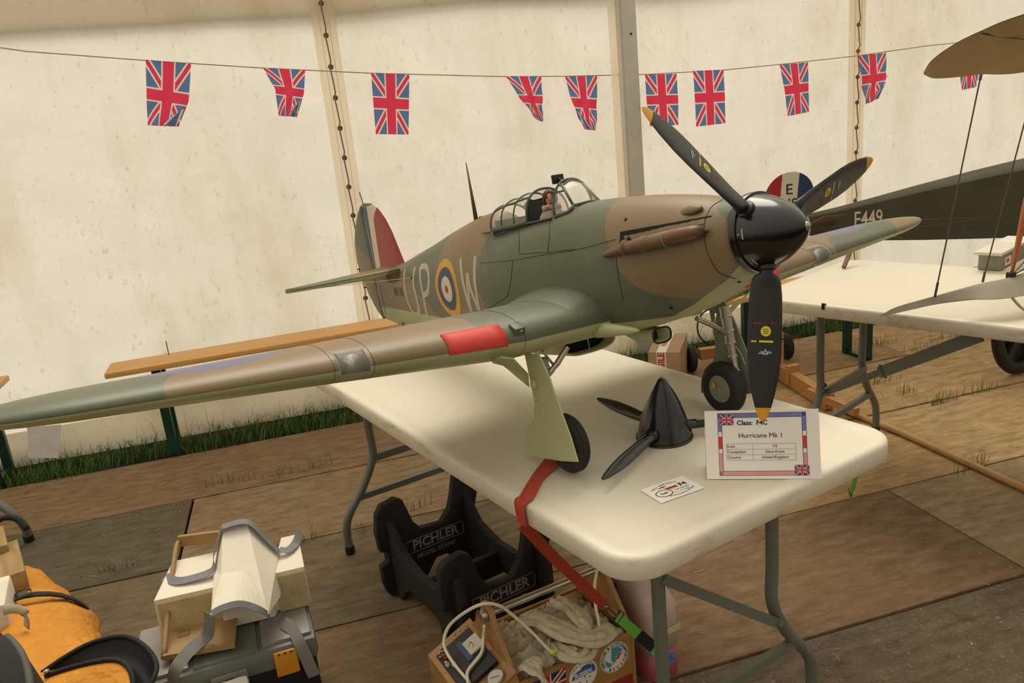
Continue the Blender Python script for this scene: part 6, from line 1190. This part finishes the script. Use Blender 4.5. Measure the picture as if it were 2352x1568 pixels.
g = G(); g.loft([[r[0], (r[0]+f_[0])/2+Vector((0, 0, (fp_(x, y1).z-fp_(x, y2).z))), f_[0]] for r, f_, (x, y1, y2, y3, w) in zip(near, far, prf)], False); o = mk('turtledeck', g, OLT, t, True); q = o.modifiers.new('th', 'SOLIDIFY'); q.thickness = .004; q.offset = 0
tx0 = fp_(1994, 503); sl = (fp_(2036, 499)-fp_(1952, 507)).normalized(); wE = (fp_(2036, 500)-fp_(1954, 500)).length; hE = (fp_(1994, 484)-fp_(1994, 522)).length
text('lettering', 'E449', hE*1.32, frame(tx0-hn*.002, sl, Vector((0, 0, 1))), mat('lettering_white', 'd5cdb8', .5), fz, .0006, 'CENTER', .001, sx=wE/(hE*1.32*2.45))
rc = fp_(1812, 452, .0); rr_ = (fp_(1868, 450)-fp_(1756, 450)).length/2; Mr = frame(rc, hp, (0, 0, 1))
def chord(x0, x1, m, n):
    P = []; N = 16
    for k in range(N+1): x = x0+(x1-x0)*k/N; P.append((x*rr_, rr_*math.sqrt(max(0, 1-x*x))*1.03))
    for k in range(N+1): x = x1+(x0-x1)*k/N; P.append((x*rr_, -rr_*1.05*math.sqrt(max(0, 1-x*x))))
    P2 = []
    for p in P:
        if not P2 or math.hypot(p[0]-P2[-1][0], p[1]-P2[-1][1]) > 1e-5: P2.append(p)
    g = G(); g.prism([(x+y*.10, y) for x, y in P2], -.006, .006, Mr); return mk(n, g, m, rd_)
g = G(); g.tube([Mr @ Vector((0, -rr_*.95, 0)), Mr @ Vector((0, rr_*.9, 0))], .004, 6); rd_ = mk('rudder', g, OLV, t)
chord(-.999, -.36, mat('stripe_red', 'a8262c', .55, 0, .04), 'red_stripe'); cw_ = chord(-.36, .33, mat('stripe_cream', 'd8cfb6', .55, 0, .04), 'white_stripe'); chord(.33, .999, mat('stripe_blue', '27365f', .55, 0, .04), 'blue_stripe')
text('lettering', 'E', rr_*.62, Mr @ Matrix.Translation((-.0*rr_, .30*rr_, .0065)), PRN, rd_, .0004, 'CENTER', .0006); text('lettering', '449', rr_*.55, Mr @ Matrix.Translation((-.05*rr_, -.28*rr_, .0065)), PRN, rd_, .0004, 'CENTER', .0006)
g = G(); a, b = fp_(1850, 522, -.02), fp_(1945, 494, -.25); g.loft([[a, a+hp*.16, a+hp*.16+Vector((0, 0, .012)), a+Vector((0, 0, .012))], [b-hp*.12, b, b+Vector((0, 0, .008)), b-hp*.12+Vector((0, 0, .008))]]); mk('tailplane', g, OLT, t)
def wing2(name, le_, te_, m, m2, th=.012):
    le_, te_ = bez(le_, 6), bez(te_, 6); rr = []
    for a, b in zip(le_, te_):
        d = b-a; L = d.length; r = []
        for k in range(9): f = k/8; r.append(a+d*f+Vector((0, 0, th*math.sin(math.pi*min(1, f*1.0)**.6)*min(1, L*6)+.002)))
        for k in range(8, -1, -1): f = k/8; r.append(a+d*f+Vector((0, 0, .25*th*math.sin(math.pi*f)*min(1, L*6))))
        rr.append(r)
    g = G(); g.loft(rr); o = mk(name, g, m, t, auto=50); o.data.materials.append(m2)
    for p in o.data.polygons:
        if p.normal.z < -.05: p.material_index = 1
    return o, le_, te_
Yu = 1.92
uw, l1, t1 = wing2('upper_wing', [ony(2121, 168, Yu), ony(2140, 140, Yu-.09), ony(2190, 104, Yu-.18), ony(2250, 74, Yu-.26), ony(2352, 34, Yu-.34), ony(2352, 34, Yu-.34)+Vector((.5, .12, .07)), ony(2352, 34, Yu-.34)+Vector((2.9, .82, .18))], [ony(2123, 172, Yu), ony(2145, 180, Yu-.02), ony(2190, 178, Yu-.03), ony(2250, 171, Yu-.03), ony(2352, 166, Yu-.04), ony(2352, 166, Yu-.04)+Vector((.5, .15, .03)), ony(2352, 166, Yu-.04)+Vector((2.9, .87, .12))], OLV, UND)
lw_, l2, t2_ = wing2('lower_wing', [onz(2022, 726, .800), onz(2060, 706, .808), onz(2147, 681, .822), onz(2240, 655, .832), onz(2352, 626, .842), onz(2352, 626, .842)+Vector((.5, .22, .01)), onz(2352, 626, .842)+Vector((3.0, 1.0, .06))], [onz(2024, 727, .799), onz(2090, 712, .800), onz(2150, 699, .801), onz(2230, 689, .801), onz(2352, 679, .802), onz(2352, 679, .802)+Vector((.5, .08, .0)), onz(2352, 679, .802)+Vector((3.1, .80, .04))], LIN, LIN)
WIR = mat('rigging_wire', '5a5048', .5, .3)
def wire(a, b, r=.0022): g = G(); g.tube([a, b], r, 6); return mk('rigging_wire', g, WIR, t)
Lw = onz(2147, 683, .824); Uw = ony(2254, 168, Yu); wire(Lw, Uw); g = G(); g.tube([Uw-(Uw-Lw)*.03, Uw], .004, 8); mk('turnbuckle', g, WIR, t); g = G(); g.tube([Lw, Lw+(Uw-Lw)*.07], .0035, 8); mk('turnbuckle', g, WIR, t)
L2_ = onz(2257, 648, .834); wire(L2_, ony(2385, 160, Yu+.02)); g = G(); g.tube([L2_, L2_+Vector((.006, 0, .03))], .0035, 8); mk('turnbuckle', g, WIR, t)
s0 = onz(2322, 636, .842); s1 = ony(2425, 150, Yu+.02); STR = wood('varnished_strut', 'b0612a', '94501f', 6, (3, 3, 12), .3)
g = G(); g.tube([s0, s0.lerp(s1, .08), s0.lerp(s1, .3), s0.lerp(s1, .7), s1], [.007, .010, .016, .016, .008], 12, True, .55, hp); mk('interplane_strut', g, STR, t, True)
g = G(); g.box(s0+Vector((.0, 0, .004)), (.022, .02, .022), None, .003); mk('strut_socket', g, BLACKRUB, t)
wire(s0+Vector((.01, 0, .01)), ony(2440, 500, Yu), .0025); wire(s0+Vector((.015, 0, .008)), ony(2460, 560, Yu), .0025)
g = G(); sk0 = onz(2325, 684, .80); g.tube(bez([sk0, sk0+Vector((.02, -.015, -.03)), sk0+Vector((.045, -.03, -.048)), sk0+Vector((.09, -.05, -.054))], 5), .004, 8); mk('wing_skid', g, mat('cane_skid', 'a3935f', .5), t, True)
g = G(); g.tube([p+Vector((0, 0, .006)) for p in t1[:26]], .003, 5); mk('trailing_edge', g, OLT, uw)
g = G(); g.tube([ony(2253, 77, Yu-.262), ony(2300, 86, Yu-.25), ony(2352, 90, Yu-.24)], .0015, 5); mk('seam', g, OLV, uw)
wire(fp_(2050, 506, -.3), fp_(2240, 501, -.3), .0018); wire(fp_(2080, 525, -.3), fp_(2245, 504, -.3), .0018)

# litter on the boards
random.seed(21); g = G()
for k in range(260):
    x, y = random.uniform(-1.6, 3.4), random.uniform(1.1, 3.9); a = random.uniform(0, 6.28); L = random.choice((.004, .006, .010, .018)); w = .0012 if L > .008 else .0022
    g.add([(-L, -w, 0), (L, -w*.6, .0008), (L*.9, w, .0012), (-L*.8, w, .0004)], [(0, 1, 2, 3)], Matrix.Translation((x, y, .0035)) @ Matrix.Rotation(a, 4, 'Z'))
o = mk('floor_litter', g, mat('wood_chips', 'c0b08c', .8, 0, .5, 3, col2='4a3a28'), None, recalc=False); o['kind'] = 'stuff'; tag(o, 'small wood chips and dry stalks scattered over the boards', 'litter')
